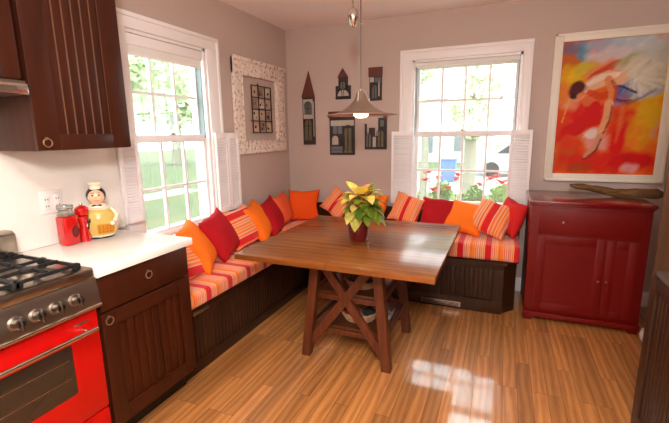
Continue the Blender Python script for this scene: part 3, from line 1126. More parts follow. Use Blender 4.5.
# ---------------------------------------------------------------- potted plant
PC = Vector((1.305, -1.415, 0.7505))
t = thing('potted_plant', 'leafy yellow, green and pink plant in a dark red pot on the table', 'plant', PC)
POT = mat('dark_red_pot', rgb(92, 14, 14), 0.3, coat=0.4, var=0.15, scale=8)
pp = [(0.0, 0.0), (0.058, 0.0), (0.062, 0.004), (0.078, 0.120), (0.086, 0.124), (0.087, 0.146), (0.080, 0.148), (0.074, 0.130), (0, 0.128)]
finish('pot', MB().lathe(pp, PC, 40), POT, t)
finish('soil', MB().lathe([(0, 0.1285), (0.074, 0.1285), (0.07, 0.136), (0, 0.138)], PC, 24), mat('soil', rgb(52, 36, 26), 0.95, bump=0.6, scale=60), t)


def leafmat(name, c1, c2):
    m, n, l, p = base_mat(name)
    tc = n.new('ShaderNodeTexCoord')
    nz = n.new('ShaderNodeTexNoise')
    nz.inputs['Scale'].default_value = 22
    l.new(tc.outputs['Object'], nz.inputs['Vector'])
    cr = n.new('ShaderNodeMixRGB')
    cr.inputs[1].default_value = c1
    cr.inputs[2].default_value = c2
    mr = n.new('ShaderNodeMapRange')
    mr.inputs['From Min'].default_value = 0.42
    mr.inputs['From Max'].default_value = 0.58
    l.new(nz.outputs[0], mr.inputs[0])
    l.new(mr.outputs[0], cr.inputs[0])
    l.new(cr.outputs[0], p.inputs['Base Color'])
    p.inputs['Roughness'].default_value = 0.45
    return m


def leaf(mb, base, d, up, L, W, droop=0.5, cup=0.15, n=7):
    d = Vector(d).normalized()
    up = Vector(up)
    s = d.cross(up).normalized()
    q = s.cross(d).normalized()
    bmx = bmesh.new()
    rows = []
    prof = [0.12, 0.6, 0.95, 1.0, 0.82, 0.5, 0.04]
    p = Vector(base)
    dd = d.copy()
    for i in range(n):
        f_ = prof[i]
        qn = s.cross(dd).normalized()
        wv = W/2*f_
        rows.append([bmx.verts.new(p-s*wv+qn*cup*wv), bmx.verts.new(p), bmx.verts.new(p+s*wv+qn*cup*wv)])
        dd = (dd+Vector((0, 0, -droop/n))).normalized()
        p = p+dd*(L/(n-1))
    for a, b in zip(rows, rows[1:]):
        bmx.faces.new((a[0], a[1], b[1], b[0]))
        bmx.faces.new((a[1], a[2], b[2], b[1]))
    bmesh.ops.solidify(bmx, geom=bmx.faces[:], thickness=0.0008)
    mb.merge(bmx)


rn = random.Random(5)
stems, fl, fg, fp = MB(), MB(), MB(), MB()
top = PC+Vector((0, 0, 0.135))
for i in range(9):
    a = i*2.4
    r_ = 0.02+0.045*rn.random()
    e = top+Vector((math.cos(a)*r_*1.3, math.sin(a)*r_*1.3, 0.09+0.07*rn.random()))
    stems.tube([top+Vector((math.cos(a)*0.02, math.sin(a)*0.02, -0.005)), (top+e)/2+Vector((0, 0, 0.01)), e], 0.004, 6)
for i in range(50):
    a = i*2.399+0.3
    f_ = (i+0.5)/50
    el = 1.15-1.3*f_
    d_ = Vector((math.cos(a)*math.cos(el), math.sin(a)*math.cos(el), math.sin(el)))
    b0 = top+Vector((math.cos(a)*0.035, math.sin(a)*0.035, 0.175-0.10*f_))
    big = 0.105+0.055*rn.random()
    side = d_.x*0.8-d_.y*0.3
    b0.x += 0.018
    if side > 0.3:
        big *= 1.2
    mbx = fl if (i % 3 != 0) else fg
    if side > 0.45 and f_ > 0.35:
        mbx = fg
    leaf(mbx, b0, d_, (0, 0, 1), big, big*0.54, 1.2+0.9*rn.random())
for i in range(18):
    a = i*2.399+1.2
    el = 0.95-0.065*i
    d_ = Vector((math.cos(a)*math.cos(el), math.sin(a)*math.cos(el), math.sin(el)))
    b0 = top+Vector((math.cos(a)*0.02+(0.05 if i % 3 == 1 else 0.012), math.sin(a)*0.02, 0.185-0.004*i))
    leaf(fp, b0, d_, (0, 0, 1), 0.10, 0.06, 0.9)
finish('stems', stems, mat('green_stem', rgb(96, 120, 50), 0.6), t)
finish('yellow_leaves', fl, leafmat('variegated_yellow_leaf', rgb(246, 226, 128), rgb(214, 210, 100)), t, smooth=60)
finish('green_leaves', fg, leafmat('green_leaf', rgb(106, 138, 40), rgb(160, 180, 60)), t, smooth=60)
finish('red_bracts', fp, leafmat('pink_red_bract', rgb(204, 44, 36), rgb(240, 160, 130)), t, smooth=60)

# ---------------------------------------------------------------- pendant lamp
LC = Vector((1.302, -1.35, 0))
t = thing('pendant_lamp', 'brushed metal pendant lamp with flared shade hanging over the table', 'lamp', (LC.x, LC.y, H))
Z0 = 1.587
finish('ceiling_mount', MB().lathe([(0, H-0.001), (0.06, H-0.001), (0.055, H-0.025), (0.015, H-0.035), (0, H-0.036)], (LC.x-0.02, LC.y, 0), 32), NICKEL, t)
finish('cord', MB().tube([(LC.x, LC.y, H-0.03), (LC.x, LC.y, Z0+0.155)], 0.0038, 8), mat('grey_cord', rgb(96, 84, 82), 0.5), t)
sp = [(0.010, 0.160), (0.014, 0.158), (0.014, 0.150), (0.024, 0.138), (0.034, 0.118), (0.046, 0.095), (0.066, 0.070), (0.096, 0.044), (0.136, 0.022), (0.184, 0.006),
      (0.186, 0.003), (0.136, 0.018), (0.096, 0.040), (0.066, 0.066), (0.044, 0.090), (0.030, 0.115), (0.010, 0.134)]
finish('lamp_shade', MB().lathe([(r, z+Z0) for r, z in sp], (LC.x, LC.y, 0), 56, cap=False), NICKEL, t, smooth=60)
gp = [(0.182, 0.0035), (0.228, -0.003), (0.230, 0.0), (0.228, 0.001), (0.182, 0.0065)]
finish('glass_rim', MB().lathe([(r, z+Z0) for r, z in gp], (LC.x, LC.y, 0), 56, cap=False), mat('frosted_amber_glass', rgb(224, 190, 170), 0.3, trans=0.6), t)
mb = MB()
for k in range(3):
    a = 2*math.pi*k/3+0.5
    mb.tube([(LC.x+0.018*math.cos(a), LC.y+0.018*math.sin(a), Z0+0.152), (LC.x+0.046*math.cos(a), LC.y+0.046*math.sin(a), Z0+0.142), (LC.x+0.056*math.cos(a), LC.y+0.056*math.sin(a), Z0+0.085)], 0.003, 8)
finish('shade_arms', mb, CHROME, t)
b = finish('bulb', MB().lathe([(0, -0.020), (0.030, -0.018), (0.046, -0.006), (0.048, 0.004), (0.034, 0.03), (0.018, 0.06), (0.014, 0.09), (0, 0.091)], (LC.x, LC.y, Z0), 32), glow('lamp_bulb', (1.0, 0.86, 0.62, 1), 9.0), t)
mb = MB().tube([(LC.x+0.225, LC.y, Z0+0.0), (LC.x+0.248, LC.y, Z0+0.001)], 0.0025, 8).ball((LC.x+0.252, LC.y, Z0+0.001), 0.006, 2)
finish('finial', mb, CHROME, t)
lamp('pendant_bulb_light', 'SPOT', (LC.x, LC.y, Z0-0.03), 17.0, (1.0, 0.66, 0.34), spot_size=math.radians(130), spot_blend=1.0, shadow_soft_size=0.04)
wx, wy = LC.x-0.052, LC.y
mb = MB().lathe([(0, 2.128), (0.006, 2.130), (0.022, 2.146), (0.032, 2.185), (0.034, 2.210), (0.027, 2.238), (0.012, 2.252), (0.008, 2.258), (0, 2.26)], (wx, wy, 0), 28)
finish('counterweight', mb, CHROME, t)
mb = MB()
for i in range(14):
    z = 2.268+i*0.0185
    pts = []
    for k in range(12):
        a = 2*math.pi*k/12
        o_ = (0.0055*math.cos(a), 0.0) if i % 2 == 0 else (0.0, 0.0055*math.cos(a))
        pts.append((wx+o_[0], wy+o_[1], z+0.0115*math.sin(a)))
    mb.tube(pts, 0.0022, 5, closed=True)
finish('chain', mb, NICKEL, t)
finish('cord_clip', MB().ball((LC.x+0.004, LC.y, 2.145), 0.008, 2), NICKEL, t)

# ---------------------------------------------------------------- art on the left wall: carved frame and metal grid
DIST = mat('distressed_white_wood', rgb(226, 210, 194), 0.7, var=0.0)


def distressed():
    m, n, l, p = base_mat('carved_white_frame')
    tc = n.new('ShaderNodeTexCoord')
    nz = n.new('ShaderNodeTexNoise')
    nz.inputs['Scale'].default_value = 38
    nz.inputs['Detail'].default_value = 5
    l.new(tc.outputs['Object'], nz.inputs['Vector'])
    cr = n.new('ShaderNodeValToRGB')
    e = cr.color_ramp.elements
    e[0].position, e[0].color = 0.34, rgb(168, 140, 118)
    e[1].position, e[1].color = 0.47, rgb(232, 218, 204)
    l.new(nz.outputs[0], cr.inputs[0])
    l.new(cr.outputs[0], p.inputs['Base Color'])
    p.inputs['Roughness'].default_value = 0.7
    b = n.new('ShaderNodeBump')
    b.inputs['Strength'].default_value = 0.8
    b.inputs['Distance'].default_value = 0.01
    l.new(nz.outputs[0], b.inputs['Height'])
    l.new(b.outputs[0], p.inputs['Normal'])
    return m


CARVE = distressed()
t = thing('carved_frame', 'distressed white carved wooden frame on the wall above the left bench', 'picture frame', (0.0, -0.53, 1.3))
fy0_, fy1_, fz0_, fz1_ = -0.972, -0.106, 1.298, 2.125
iy0, iy1, iz0, iz1 = -0.850, -0.272, 1.418, 1.985
mb = MB()
mb.box(0.001, 0.030, fy0_, iy0, fz0_, fz1_, bev=0.006).box(0.001, 0.030, iy1, fy1_, fz0_, fz1_, bev=0.006)
mb.box(0.001, 0.0305, fy0_, fy1_, fz0_, iz0, bev=0.006).box(0.001, 0.0305, fy0_, fy1_, iz1, fz1_, bev=0.006)
mb.box(0.030, 0.044, fy0_-0.012, fy1_+0.012, fz1_-0.025, fz1_+0.012, bev=0.005)
for a in (iy0-0.012, iy1):
    mb.box(0.030, 0.040, a, a+0.012, iz0-0.012, iz1+0.012, bev=0.003)
for a in (iz0-0.012, iz1):
    mb.box(0.030, 0.0395, iy0-0.012, iy1+0.012, a, a+0.012, bev=0.003)
mb.box(0.030, 0.036, fy0_, fy1_, fz0_, fz0_+0.014, bev=0.003)
rn = random.Random(3)
for side in range(4):
    for i in range(26):
        f_ = (i+.5)/26
        if side < 2:
            y = (fy0_+iy0)/2 if side == 0 else (iy1+fy1_)/2
            z = fz0_+(fz1_-fz0_)*f_
        else:
            z = (fz0_+iz0)/2 if side == 2 else (iz1+fz1_)/2-0.01
            y = fy0_+(fy1_-fy0_)*f_
        y += 0.025*math.sin(i*1.9)
        z += 0.018*math.cos(i*2.3)
        pts = []
        for k in range(8):
            a = k*0.75+i
            rr = 0.022*(1-k/9)
            pts.append((0.031, y+rr*math.cos(a), z+rr*math.sin(a)))
        mb.tube(pts, 0.0028, 6)
        mb.ball((0.0295, y, z), 0.006, 1)
finish('carved_wood', mb, CARVE, t)
t = thing('metal_photo_grid', 'small rusty metal grid with pictures hanging inside the carved white frame', 'wall decoration', (0.0, -0.53, 1.49))
RUST = mat('rusty_iron', rgb(62, 36, 26), 0.6, 0.4, var=0.3, scale=50)
gy0, gy1, gz0, gz1 = -0.695, -0.365, 1.488, 1.918
mb = MB()
for i in range(4):
    y = gy0+(gy1-gy0)*i/3
    mb.box(0.012, 0.020, y-0.005, y+0.005, gz0, gz1+(0.022 if i == 1 else 0))
for j in range(5):
    z = gz0+(gz1-gz0)*j/4
    mb.box(0.011, 0.019, gy0-(0.03 if j == 1 else 0), gy1+(0.005 if j != 1 else 0.01), z-0.004, z+0.004)
finish('grid_bars', mb, RUST, t)
CM1 = [rgb(196, 170, 140), rgb(150, 120, 100), rgb(210, 190, 160)]
rn = random.Random(11)
for i in range(3):
    for j in range(4):
        y0_ = gy0+(gy1-gy0)*i/3+0.014
        z0_ = gz0+(gz1-gz0)*j/4+0.014
        c_ = finish('picture_tile', B(0.0045, 0.010, y0_, y0_+0.082, z0_, z0_+0.080, bev=0.002), mat('tile_%d' % ((i+2*j) % 3), CM1[(i+2*j) % 3], 0.6, var=0.25, scale=30), t)
        mb = MB()
        for k in range(3):
            a, b_ = rn.uniform(0.02, 0.06), rn.uniform(0.015, 0.06)
            mb.ball((0.0105, y0_+a, z0_+b_), rn.uniform(0.007, 0.015), 1, (0.15, 1, 1))
        finish('dark_figure', mb, RUST, c_)

# ---------------------------------------------------------------- house plaques on the back wall
BRW = mat('dark_plaque_frame', rgb(44, 28, 22), 0.5, var=0.2, scale=30)
ROOF = mat('red_brown_roof', rgb(92, 40, 32), 0.6, var=0.3, scale=40, bump=0.4)
OLIVE = mat('olive_plaque_panel', rgb(96, 88, 60), 0.5, var=0.3, scale=25)
PALE = mat('pale_plaque_panel', rgb(178, 168, 154), 0.5, var=0.2, scale=25)
GREYG = mat('grey_plaque_panel', rgb(96, 100, 98), 0.4, var=0.2, scale=25)
PW = lambda a, b, d: (a, -d, b)


def arch(x0, x1, z0, z1, n=10):
    r = (x1-x0)/2
    c = (x0+x1)/2
    return [(x0, z0), (x1, z0)]+[(c+r*math.cos(math.pi*k/n), z1-r+r*math.sin(math.pi*k/n)) for k in range(n+1)]


def ring_arch(mb, x0, x1, z0, z1, d, wdt=0.008):
    P_ = arch(x0, x1, z0, z1)
    mb.tube([PW(a, b, d) for a, b in P_], wdt/2, 6, closed=True)


def plaque(name, label, x, z, back, roofs, frames, fills, bars):
    p = thing(name, label, 'wall decoration', (x, 0, z), 'little house plaques on the back wall')
    mb = MB()
    for poly in back:
        mb.prism(poly, PW, 0.001, 0.012)
    finish('plaque_back', mb, BRW, p)
    for poly in roofs:
        finish('roof', MB().prism(poly, PW, 0.012, 0.024), ROOF, p)
    for m, poly, d in fills:
        finish('panel', MB().prism(poly, PW, 0.0121, d), m, p)
    mb = MB()
    for f in frames:
        ring_arch(mb, *f)
    for a, b in bars:
        mb.bar(PW(a[0], a[1], 0.019), PW(b[0], b[1], 0.019), 0.006, 0.006)
    if len(mb.bm.verts):
        finish('ironwork', mb, BRW, p)
    else:
        mb.bm.free()
    return p


R4 = lambda a, b, c, d: [(a, c), (b, c), (b, d), (a, d)]
plaque('tower_plaque', 'tall narrow tower plaque with pointed red roof, nearest the corner', 0.26, 1.355,
       [R4(0.187, 0.328, 1.355, 1.842)], [[(0.180, 1.842), (0.335, 1.842), (0.268, 2.105)]],
       [(0.212, 0.296, 1.40, 1.62, 0.02), (0.215, 0.293, 1.67, 1.80, 0.02)],
       [(PALE, R4(0.196, 0.308, 1.625, 1.825), 0.014), (OLIVE, arch(0.212, 0.296, 1.40, 1.62), 0.017), (GREYG, arch(0.215, 0.293, 1.67, 1.80), 0.017), (PALE, R4(0.312, 0.320, 1.44, 1.80), 0.016)],
       [((0.254, 1.40), (0.254, 1.61)), ((0.215, 1.73), (0.293, 1.73)), ((0.254, 1.67), (0.254, 1.79)), ((0.212, 1.55), (0.296, 1.55))])
plaque('church_plaque', 'small chapel plaque with a pointed gable above the lamp shade', 0.65, 1.81,
       [R4(0.568, 0.732, 1.808, 1.940), R4(0.600, 0.700, 1.93, 2.02)],
       [[(0.592, 2.02), (0.708, 2.02), (0.650, 2.110)]],
       [(0.622, 0.680, 1.905, 1.985, 0.02), (0.583, 0.640, 1.825, 1.915, 0.02), (0.660, 0.718, 1.825, 1.915, 0.02)],
       [(GREYG, arch(0.622, 0.680, 1.905, 1.985), 0.016), (PALE, arch(0.590, 0.712, 1.84, 1.90), 0.015)],
       [((0.651, 1.905), (0.651, 1.98)), ((0.568, 1.822), (0.732, 1.822))])
plaque('red_roof_plaque', 'narrow house plaque with square red roof right of the lamp cord', 0.99, 1.78,
       [R4(0.928, 1.055, 1.780, 2.010)], [R4(0.922, 1.062, 2.005, 2.092)],
       [(0.955, 1.010, 1.80, 1.93, 0.02)],
       [(PALE, R4(0.935, 0.975, 1.955, 2.0), 0.015), (GREYG, arch(0.955, 1.010, 1.80, 1.93), 0.016), (PALE, R4(1.020, 1.034, 1.82, 1.97), 0.015), (GREYG, R4(0.985, 1.045, 1.95, 1.995), 0.015)],
       [((0.982, 1.80), (0.982, 1.92))])
plaque('wide_house_plaque', 'largest wide house plaque hanging directly below the lamp shade', 0.64, 1.25,
       [R4(0.495, 0.772, 1.248, 1.640)], [R4(0.487, 0.700, 1.625, 1.690)],
       [(0.520, 0.600, 1.35, 1.45, 0.02), (0.660, 0.745, 1.30, 1.55, 0.02)],
       [(PALE, R4(0.510, 0.765, 1.545, 1.600), 0.015), (GREYG, R4(0.535, 0.635, 1.465, 1.545), 0.016), (PALE, arch(0.520, 0.600, 1.35, 1.45), 0.015), (OLIVE, R4(0.660, 0.745, 1.27, 1.52), 0.016), (GREYG, R4(0.512, 0.640, 1.27, 1.335), 0.016)],
       [((0.700, 1.27), (0.700, 1.52)), ((0.512, 1.30), (0.640, 1.30)), ((0.585, 1.465), (0.585, 1.545)), ((0.512, 1.35), (0.64, 1.35))])
plaque('arched_house_plaque', 'stepped plaque with three arched doors beside the white shutter', 1.0, 1.31,
       [R4(0.880, 1.108, 1.305, 1.44), R4(0.925, 0.985, 1.44, 1.52), R4(1.020, 1.108, 1.44, 1.615), R4(0.880, 0.900, 1.44, 1.56)], [R4(1.075, 1.112, 1.60, 1.645)],
       [(0.890, 0.955, 1.33, 1.47, 0.02), (1.010, 1.085, 1.33, 1.50, 0.02), (1.035, 1.085, 1.52, 1.60, 0.02)],
       [(PALE, R4(0.965, 1.0, 1.33, 1.43), 0.015), (GREYG, arch(0.897, 0.948, 1.33, 1.46), 0.015), (OLIVE, arch(1.018, 1.077, 1.33, 1.49), 0.015), (GREYG, R4(1.042, 1.078, 1.53, 1.59), 0.015)],
       [((1.047, 1.33), (1.047, 1.49)), ((0.922, 1.33), (0.922, 1.46))])

# ---------------------------------------------------------------- painting on the back wall
PX0, PX1, PZ0, PZ1 = 2.516, 3.353, 1.043, 2.230
CX0, CX1, CZ0, CZ1 = 2.580, 3.288, 1.107, 2.166
t = thing('framed_painting', 'large framed painting of a bending dancer in red and yellow above the red cabinet', 'painting', (2.93, 0, 1.04))
mb = MB()
mb.box(PX0, CX0, -0.035, -0.001, PZ0, PZ1, bev=0.004).box(CX1, PX1, -0.035, -0.001, PZ0, PZ1, bev=0.004)
mb.box(CX0, CX1, -0.0345, -0.001, PZ0, CZ0, bev=0.004).box(CX0, CX1, -0.0345, -0.001, CZ1, PZ1, bev=0.004)
FR = mat('cream_picture_frame', rgb(232, 224, 208), 0.45, var=0.03)
finish('frame', mb, FR, t)
mb = MB()
for a, b, c, d_ in ((PX0, PX0+0.02, PZ0, PZ1), (PX1-0.02, PX1, PZ0, PZ1), (PX0, PX1, PZ0, PZ0+0.02), (PX0, PX1, PZ1-0.02, PZ1)):
    mb.box(a, b, -0.042, -0.034, c, d_, bev=0.003)
finish('outer_bead', mb, FR, t)


def paint():
    """oil colours laid stroke over stroke on a fine grid"""
    NX, NY = 150, 222
    X, Y = np.meshgrid(np.linspace(0, 1, NX), np.linspace(0, 1, NY))
    img = np.zeros((NY, NX, 3))
    rs = np.random.RandomState(4)

    def q(x, y):  # design sheet (an x/y sketch with leaning sides) to canvas 0..1
        v = (y-38)/(175-38.0)
        xl = 563.5-11.5*v
        xr = 664-11.5*v
        return ((x-xl)/(xr-xl), v)

    def col(c):
        return np.array(rgb(*c)[:3])
    img[:] = col((222, 120, 60))

    def blob(x, y, rx, ry, c, s=1.0, a=0.9, ang=0):
        cx, cy = q(x, y)
        dx, dy = (X-cx)*100, (Y-cy)*137
        ca, sa = math.cos(math.radians(ang)), math.sin(math.radians(ang))
        ex, ey = dx*ca+dy*sa, -dx*sa+dy*ca
        dd = np.sqrt((ex/rx)**2+(ey/ry)**2)
        nz_ = 0.14*np.sin(X*41+Y*23+x)+0.10*np.sin(X*13-Y*57+y)
        m_ = np.clip((1.0+0.25*s-dd+nz_)/(0.5*s), 0, 1)*a
        img[:] = img*(1-m_[..., None])+col(c)*m_[..., None]

    def line(pts, wd, c, a=0.95, soft=1.0):
        best = np.full(X.shape, 1e9)
        P_ = [q(*p) for p in pts]
        ws = wd if isinstance(wd, (list, tuple)) else [wd]*len(pts)
        for (a0, b0), (a1, b1), w0_, w1_ in zip(P_, P_[1:], ws, ws[1:]):
            ax_, ay_ = (X-a0)*100, (Y-b0)*137
            bx_, by_ = (a1-a0)*100, (b1-b0)*137
            tt = np.clip((ax_*bx_+ay_*by_)/(bx_*bx_+by_*by_+1e-9), 0, 1)
            d_ = np.hypot(ax_-tt*bx_, ay_-tt*by_)-(w0_+(w1_-w0_)*tt)
            best = np.minimum(best, d_)
        m_ = np.clip(0.5-best/soft, 0, 1)*a
        img[:] = img*(1-m_[..., None])+col(c)*m_[..., None]
    # ground colours
    blob(575, 55, 16, 14, (196, 118, 72), 1.5)
    blob(572, 45, 10, 6, (120, 120, 150), 1.2, .8)
    blob(584, 50, 6, 10, (96, 150, 170), 1.2)
    blob(612, 44, 28, 9, (176, 186, 204), 1.4)
    blob(640, 45, 26, 10, (198, 208, 210), 1.4)
    blob(610, 55, 24, 8, (216, 206, 206), 1.3)
    blob(650, 62, 18, 14, (196, 204, 196), 1.3)
    blob(574, 74, 13, 12, (228, 196, 70), 1.5)
    blob(586, 66, 12, 7, (206, 190, 96), 1.3, .9, -20)
    blob(600, 68, 18, 6, (222, 150, 110), 1.2, .85, -25)
    blob(604, 68, 18, 3.2, (196, 70, 62), 1.0, .8, -30)
    blob(625, 60, 14, 4, (150, 170, 110), 1.2, .7, -25)
    blob(565, 95, 10, 16, (226, 146, 90), 1.5)
    blob(575, 104, 13, 10, (232, 176, 150), 1.3, .8)
    blob(562, 125, 14, 20, (214, 82, 44), 1.5)
    blob(590, 112, 20, 14, (212, 44, 40), 1.3)
    blob(580, 125, 20, 7, (204, 36, 34), 1.2, .9, -25)
    blob(597, 140, 13, 12, (230, 168, 160), 1.4, .9)
    blob(593, 132, 8, 5, (236, 220, 216), 1.2, .9)
    blob(571, 148, 12, 12, (214, 84, 40), 1.3)
    blob(566, 160, 12, 10, (186, 110, 40), 1.4, .8)
    blob(645, 100, 16, 26, (222, 180, 30), 1.4)
    blob(640, 125, 17, 22, (216, 160, 24), 1.4)
    blob(655, 85, 10, 10, (230, 200, 90), 1.4)
    blob(625, 125, 12, 22, (216, 70, 30), 1.4)
    blob(618, 140, 9, 16, (214, 44, 34), 1.3)
    blob(632, 140, 8, 12, (226, 150, 90), 1.3, .7)
    blob(600, 163, 50, 12, (216, 66, 36), 1.5)
    blob(635, 160, 20, 8, (200, 40, 28), 1.4)
    blob(630, 168, 8, 5, (230, 190, 190), 1.2, .7)
    blob(580, 168, 12, 5, (160, 90, 40), 1.3, .6)
    blob(652, 125, 4, 14, (210, 160, 150), 1.3, .6)
    # tutu
    blob(640, 76, 24, 17, (206, 204, 186), 1.2, .95, 8)
    blob(636, 70, 14, 10, (222, 212, 190), 1.2, .9)
    blob(628, 88, 16, 8, (150, 160, 190), 1.2, .85, 20)
    blob(644, 92, 14, 6, (170, 176, 194), 1.2, .85, -10)
    blob(616, 96, 8, 9, (150, 130, 186), 1.2, .8)
    for k in range(34):
        a = rs.uniform(-1.0, 2.2)
        r0_, r1_ = rs.uniform(3, 9), rs.uniform(14, 24)
        x0, y0 = 632, 76
        cc = [(236, 232, 220), (180, 170, 150), (150, 150, 160), (200, 190, 140), (226, 210, 200)][k % 5]
        line([(x0+r0_*math.cos(a), y0+r0_*math.sin(a)), (x0+r1_*math.cos(a), y0+0.8*r1_*math.sin(a))], 0.7, cc, .6)
    for k in range(60):
        a = rs.uniform(-1.3, 1.9)
        r0_, r1_ = rs.uniform(2, 10), rs.uniform(16, 28)
        x0, y0 = 634, 78
        cc = [(226, 222, 208), (206, 198, 176), (168, 168, 176), (214, 206, 170), (188, 178, 166), (232, 226, 216)][k % 6]
        line([(x0+r0_*math.cos(a), y0+r0_*math.sin(a)), (x0+r1_*math.cos(a), y0+0.72*r1_*math.sin(a))], 1.5, cc, .5, 2.0)
    blob(640, 74, 14, 8, (220, 214, 196), 1.4, .6)
    blob(646, 114, 12, 12, (216, 178, 34), 1.3, .8)
    blob(634, 126, 8, 14, (222, 160, 40), 1.3, .6)
    blob(624, 92, 9, 5, (110, 116, 156), 1.2, .7, 15)
    line([(616, 98), (628, 102), (640, 97), (652, 90)], [1.6, 1.8, 1.2, .8], (70, 74, 100), .55, 2)
    blob(616, 88, 6, 7, (96, 104, 160), 1.0, .8)
    # dark accents below the tutu
    line([(618, 84), (626, 88), (634, 92)], 1.2, (30, 36, 70), .85)
    line([(612, 96), (620, 100), (630, 99)], [1.4, 1.2, .6], (44, 46, 62), .7)
    line([(608, 80), (612, 72), (622, 76)], .8, (60, 60, 60), .6)
    # torso and arms
    line([(585, 86), (596, 80), (608, 76), (620, 78)], [5, 7, 7, 6], (232, 190, 160), .95, 1.5)
    line([(588, 82), (602, 75), (616, 73)], [2, 3, 2], (244, 222, 206), .9)
    line([(580, 92), (588, 98), (598, 100)], [4, 6, 5], (220, 128, 90), .9)
    line([(590, 90), (600, 95), (610, 92)], [3, 4, 3], (206, 84, 62), .8)
    line([(608, 78), (612, 90), (610, 104)], [4, 3.6, 3], (226, 150, 110), .95)
    line([(612, 80), (616, 88), (614, 100)], [2, 2, 1.5], (190, 90, 60), .8)
    line([(609, 102), (607, 116), (602, 128), (598, 138)], [4.4, 3.8, 3.0, 2.2], (230, 176, 140), .95)
    line([(612, 104), (610, 118), (604, 132)], .9, (120, 50, 40), .8)
    line([(600, 136), (594, 148), (586, 156)], [2.6, 2.6, 1.6], (216, 160, 136), .95)
    line([(602, 138), (597, 150), (588, 158), (584, 160)], [1, 1, .8, .6], (70, 40, 40), .8)
    line([(622, 106), (620, 124), (616, 142)], [3, 2.4, 1.2], (222, 140, 110), .55, 3)
    # skirt sweep in red
    line([(596, 104), (588, 116), (574, 126)], [5, 7, 4], (206, 26, 32), .9, 2)
    # head
    blob(577, 86, 9.5, 7.5, (92, 34, 34), .8, 1.0, -12)
    blob(574, 93, 4, 3, (60, 24, 28), .8, .9)
    blob(582, 93, 4.5, 3.6, (222, 150, 116), .8, .95)
    line([(570, 96), (566, 108), (562, 120)], .8, (230, 190, 120), .6)
    # loose short strokes
    for k in range(420):
        i_, j_ = rs.randint(0, NY), rs.randint(0, NX)
        c_ = img[i_, j_]*rs.uniform(0.78, 1.3)
        cx, cy = j_/(NX-1), i_/(NY-1)
        a = rs.uniform(-0.9, -0.2)
        dx, dy = (X-cx)*100, (Y-cy)*137
        ex, ey = dx*math.cos(a)+dy*math.sin(a), -dx*math.sin(a)+dy*math.cos(a)
        m_ = np.clip(1.3-np.sqrt((ex/rs.uniform(2, 6))**2+(ey/rs.uniform(.5, 1.1))**2), 0, 1)*0.5
        img[:] = img*(1-m_[..., None])+c_*m_[..., None]
    img = img**1.12*0.86
    g_ = img.mean(axis=2, keepdims=True)
    return np.clip(g_+(img-g_)*1.18, 0, 1), NX, NY


img, NX, NY = paint()
me = bpy.data.meshes.new('canvas')
vs = []
for j in range(NY):
    for i in range(NX):
        vs.append((CX0+(CX1-CX0)*i/(NX-1)-2.93, -0.020, CZ1-(CZ1-CZ0)*j/(NY-1)-1.04))
fs = [(j*NX+i, (j+1)*NX+i, (j+1)*NX+i+1, j*NX+i+1) for j in range(NY-1) for i in range(NX-1)]
me.from_pydata(vs, [], fs)
ca = me.color_attributes.new('paint', 'FLOAT_COLOR', 'POINT')
ca.data.foreach_set('color', np.concatenate([img.reshape(-1, 3), np.ones((NX*NY, 1))], 1).ravel().astype(np.float32))
m, n, l, p = base_mat('oil_paint')
at = n.new('ShaderNodeAttribute')
at.attribute_name = 'paint'
l.new(at.outputs['Color'], p.inputs['Base Color'])
p.inputs['Roughness'].default_value = 0.6
p.inputs['Specular IOR Level'].default_value = 0.25
tc = n.new('ShaderNodeTexCoord')
nz = n.new('ShaderNodeTexNoise')
nz.inputs['Scale'].default_value = 60
l.new(tc.outputs['Object'], nz.inputs['Vector'])
bp = n.new('ShaderNodeBump')
bp.inputs['Strength'].default_value = 0.3
bp.inputs['Distance'].default_value = 0.004
l.new(nz.outputs[0], bp.inputs['Height'])
l.new(bp.outputs[0], p.inputs['Normal'])
me.materials.append(m)
cv = bpy.data.objects.new('canvas', me)
COL.objects.link(cv)
cv.parent = t
finish('canvas_board', B(CX0, CX1, -0.0195, -0.001, CZ0, CZ1), FR, t)

# ---------------------------------------------------------------- red cabinet
t = thing('red_cabinet', 'red painted cabinet with one wide drawer over two doors under the painting', 'cabinet', (2.78, -0.3, 0))
RX0, RX1, RYF = 2.405, 3.160, -0.600
finish('cabinet_body', B(RX0, RX1, RYF, -0.022, 0.045, 0.918, bev=0.004), REDCAB, t)
for a, b in ((RX0, RX0+0.06), (RX1-0.06, RX1)):
    for c, d_ in ((RYF-0.012, RYF+0.06), (-0.09, -0.022)):
        finish('foot', B(a, b, c, d_, 0, 0.06, bev=0.004), REDCAB, t)
mb = MB().box(RX0-0.006, RX1+0.006, RYF-0.022, RYF, 0.030, 0.072, bev=0.006)
finish('base_moulding', mb, REDCAB, t)
mb = MB().box(RX0-0.016, RX1+0.016, RYF-0.028, -0.022, 0.930, 0.956, bev=0.007, seg=3).box(RX0-0.006, RX1+0.006, RYF-0.014, -0.022, 0.916, 0.932, bev=0.004)
finish('cabinet_top', mb, REDTOP, t)
dr = finish('drawer', MB().box(RX0+0.055, RX1-0.055, RYF-0.008, RYF, 0.700, 0.890, bev=0.003), REDCAB, t)
kx = 2.622
finish('knob', MB().lathe([(0, 0), (0.004, 0), (0.004, 0.008), (0.0075, 0.011), (0.0075, 0.016), (0, 0.018)], (kx, RYF-0.008, 0.800), 20, Matrix.Rotation(math.pi/2, 4, 'X')), NICKEL, dr)
xm = 2.91
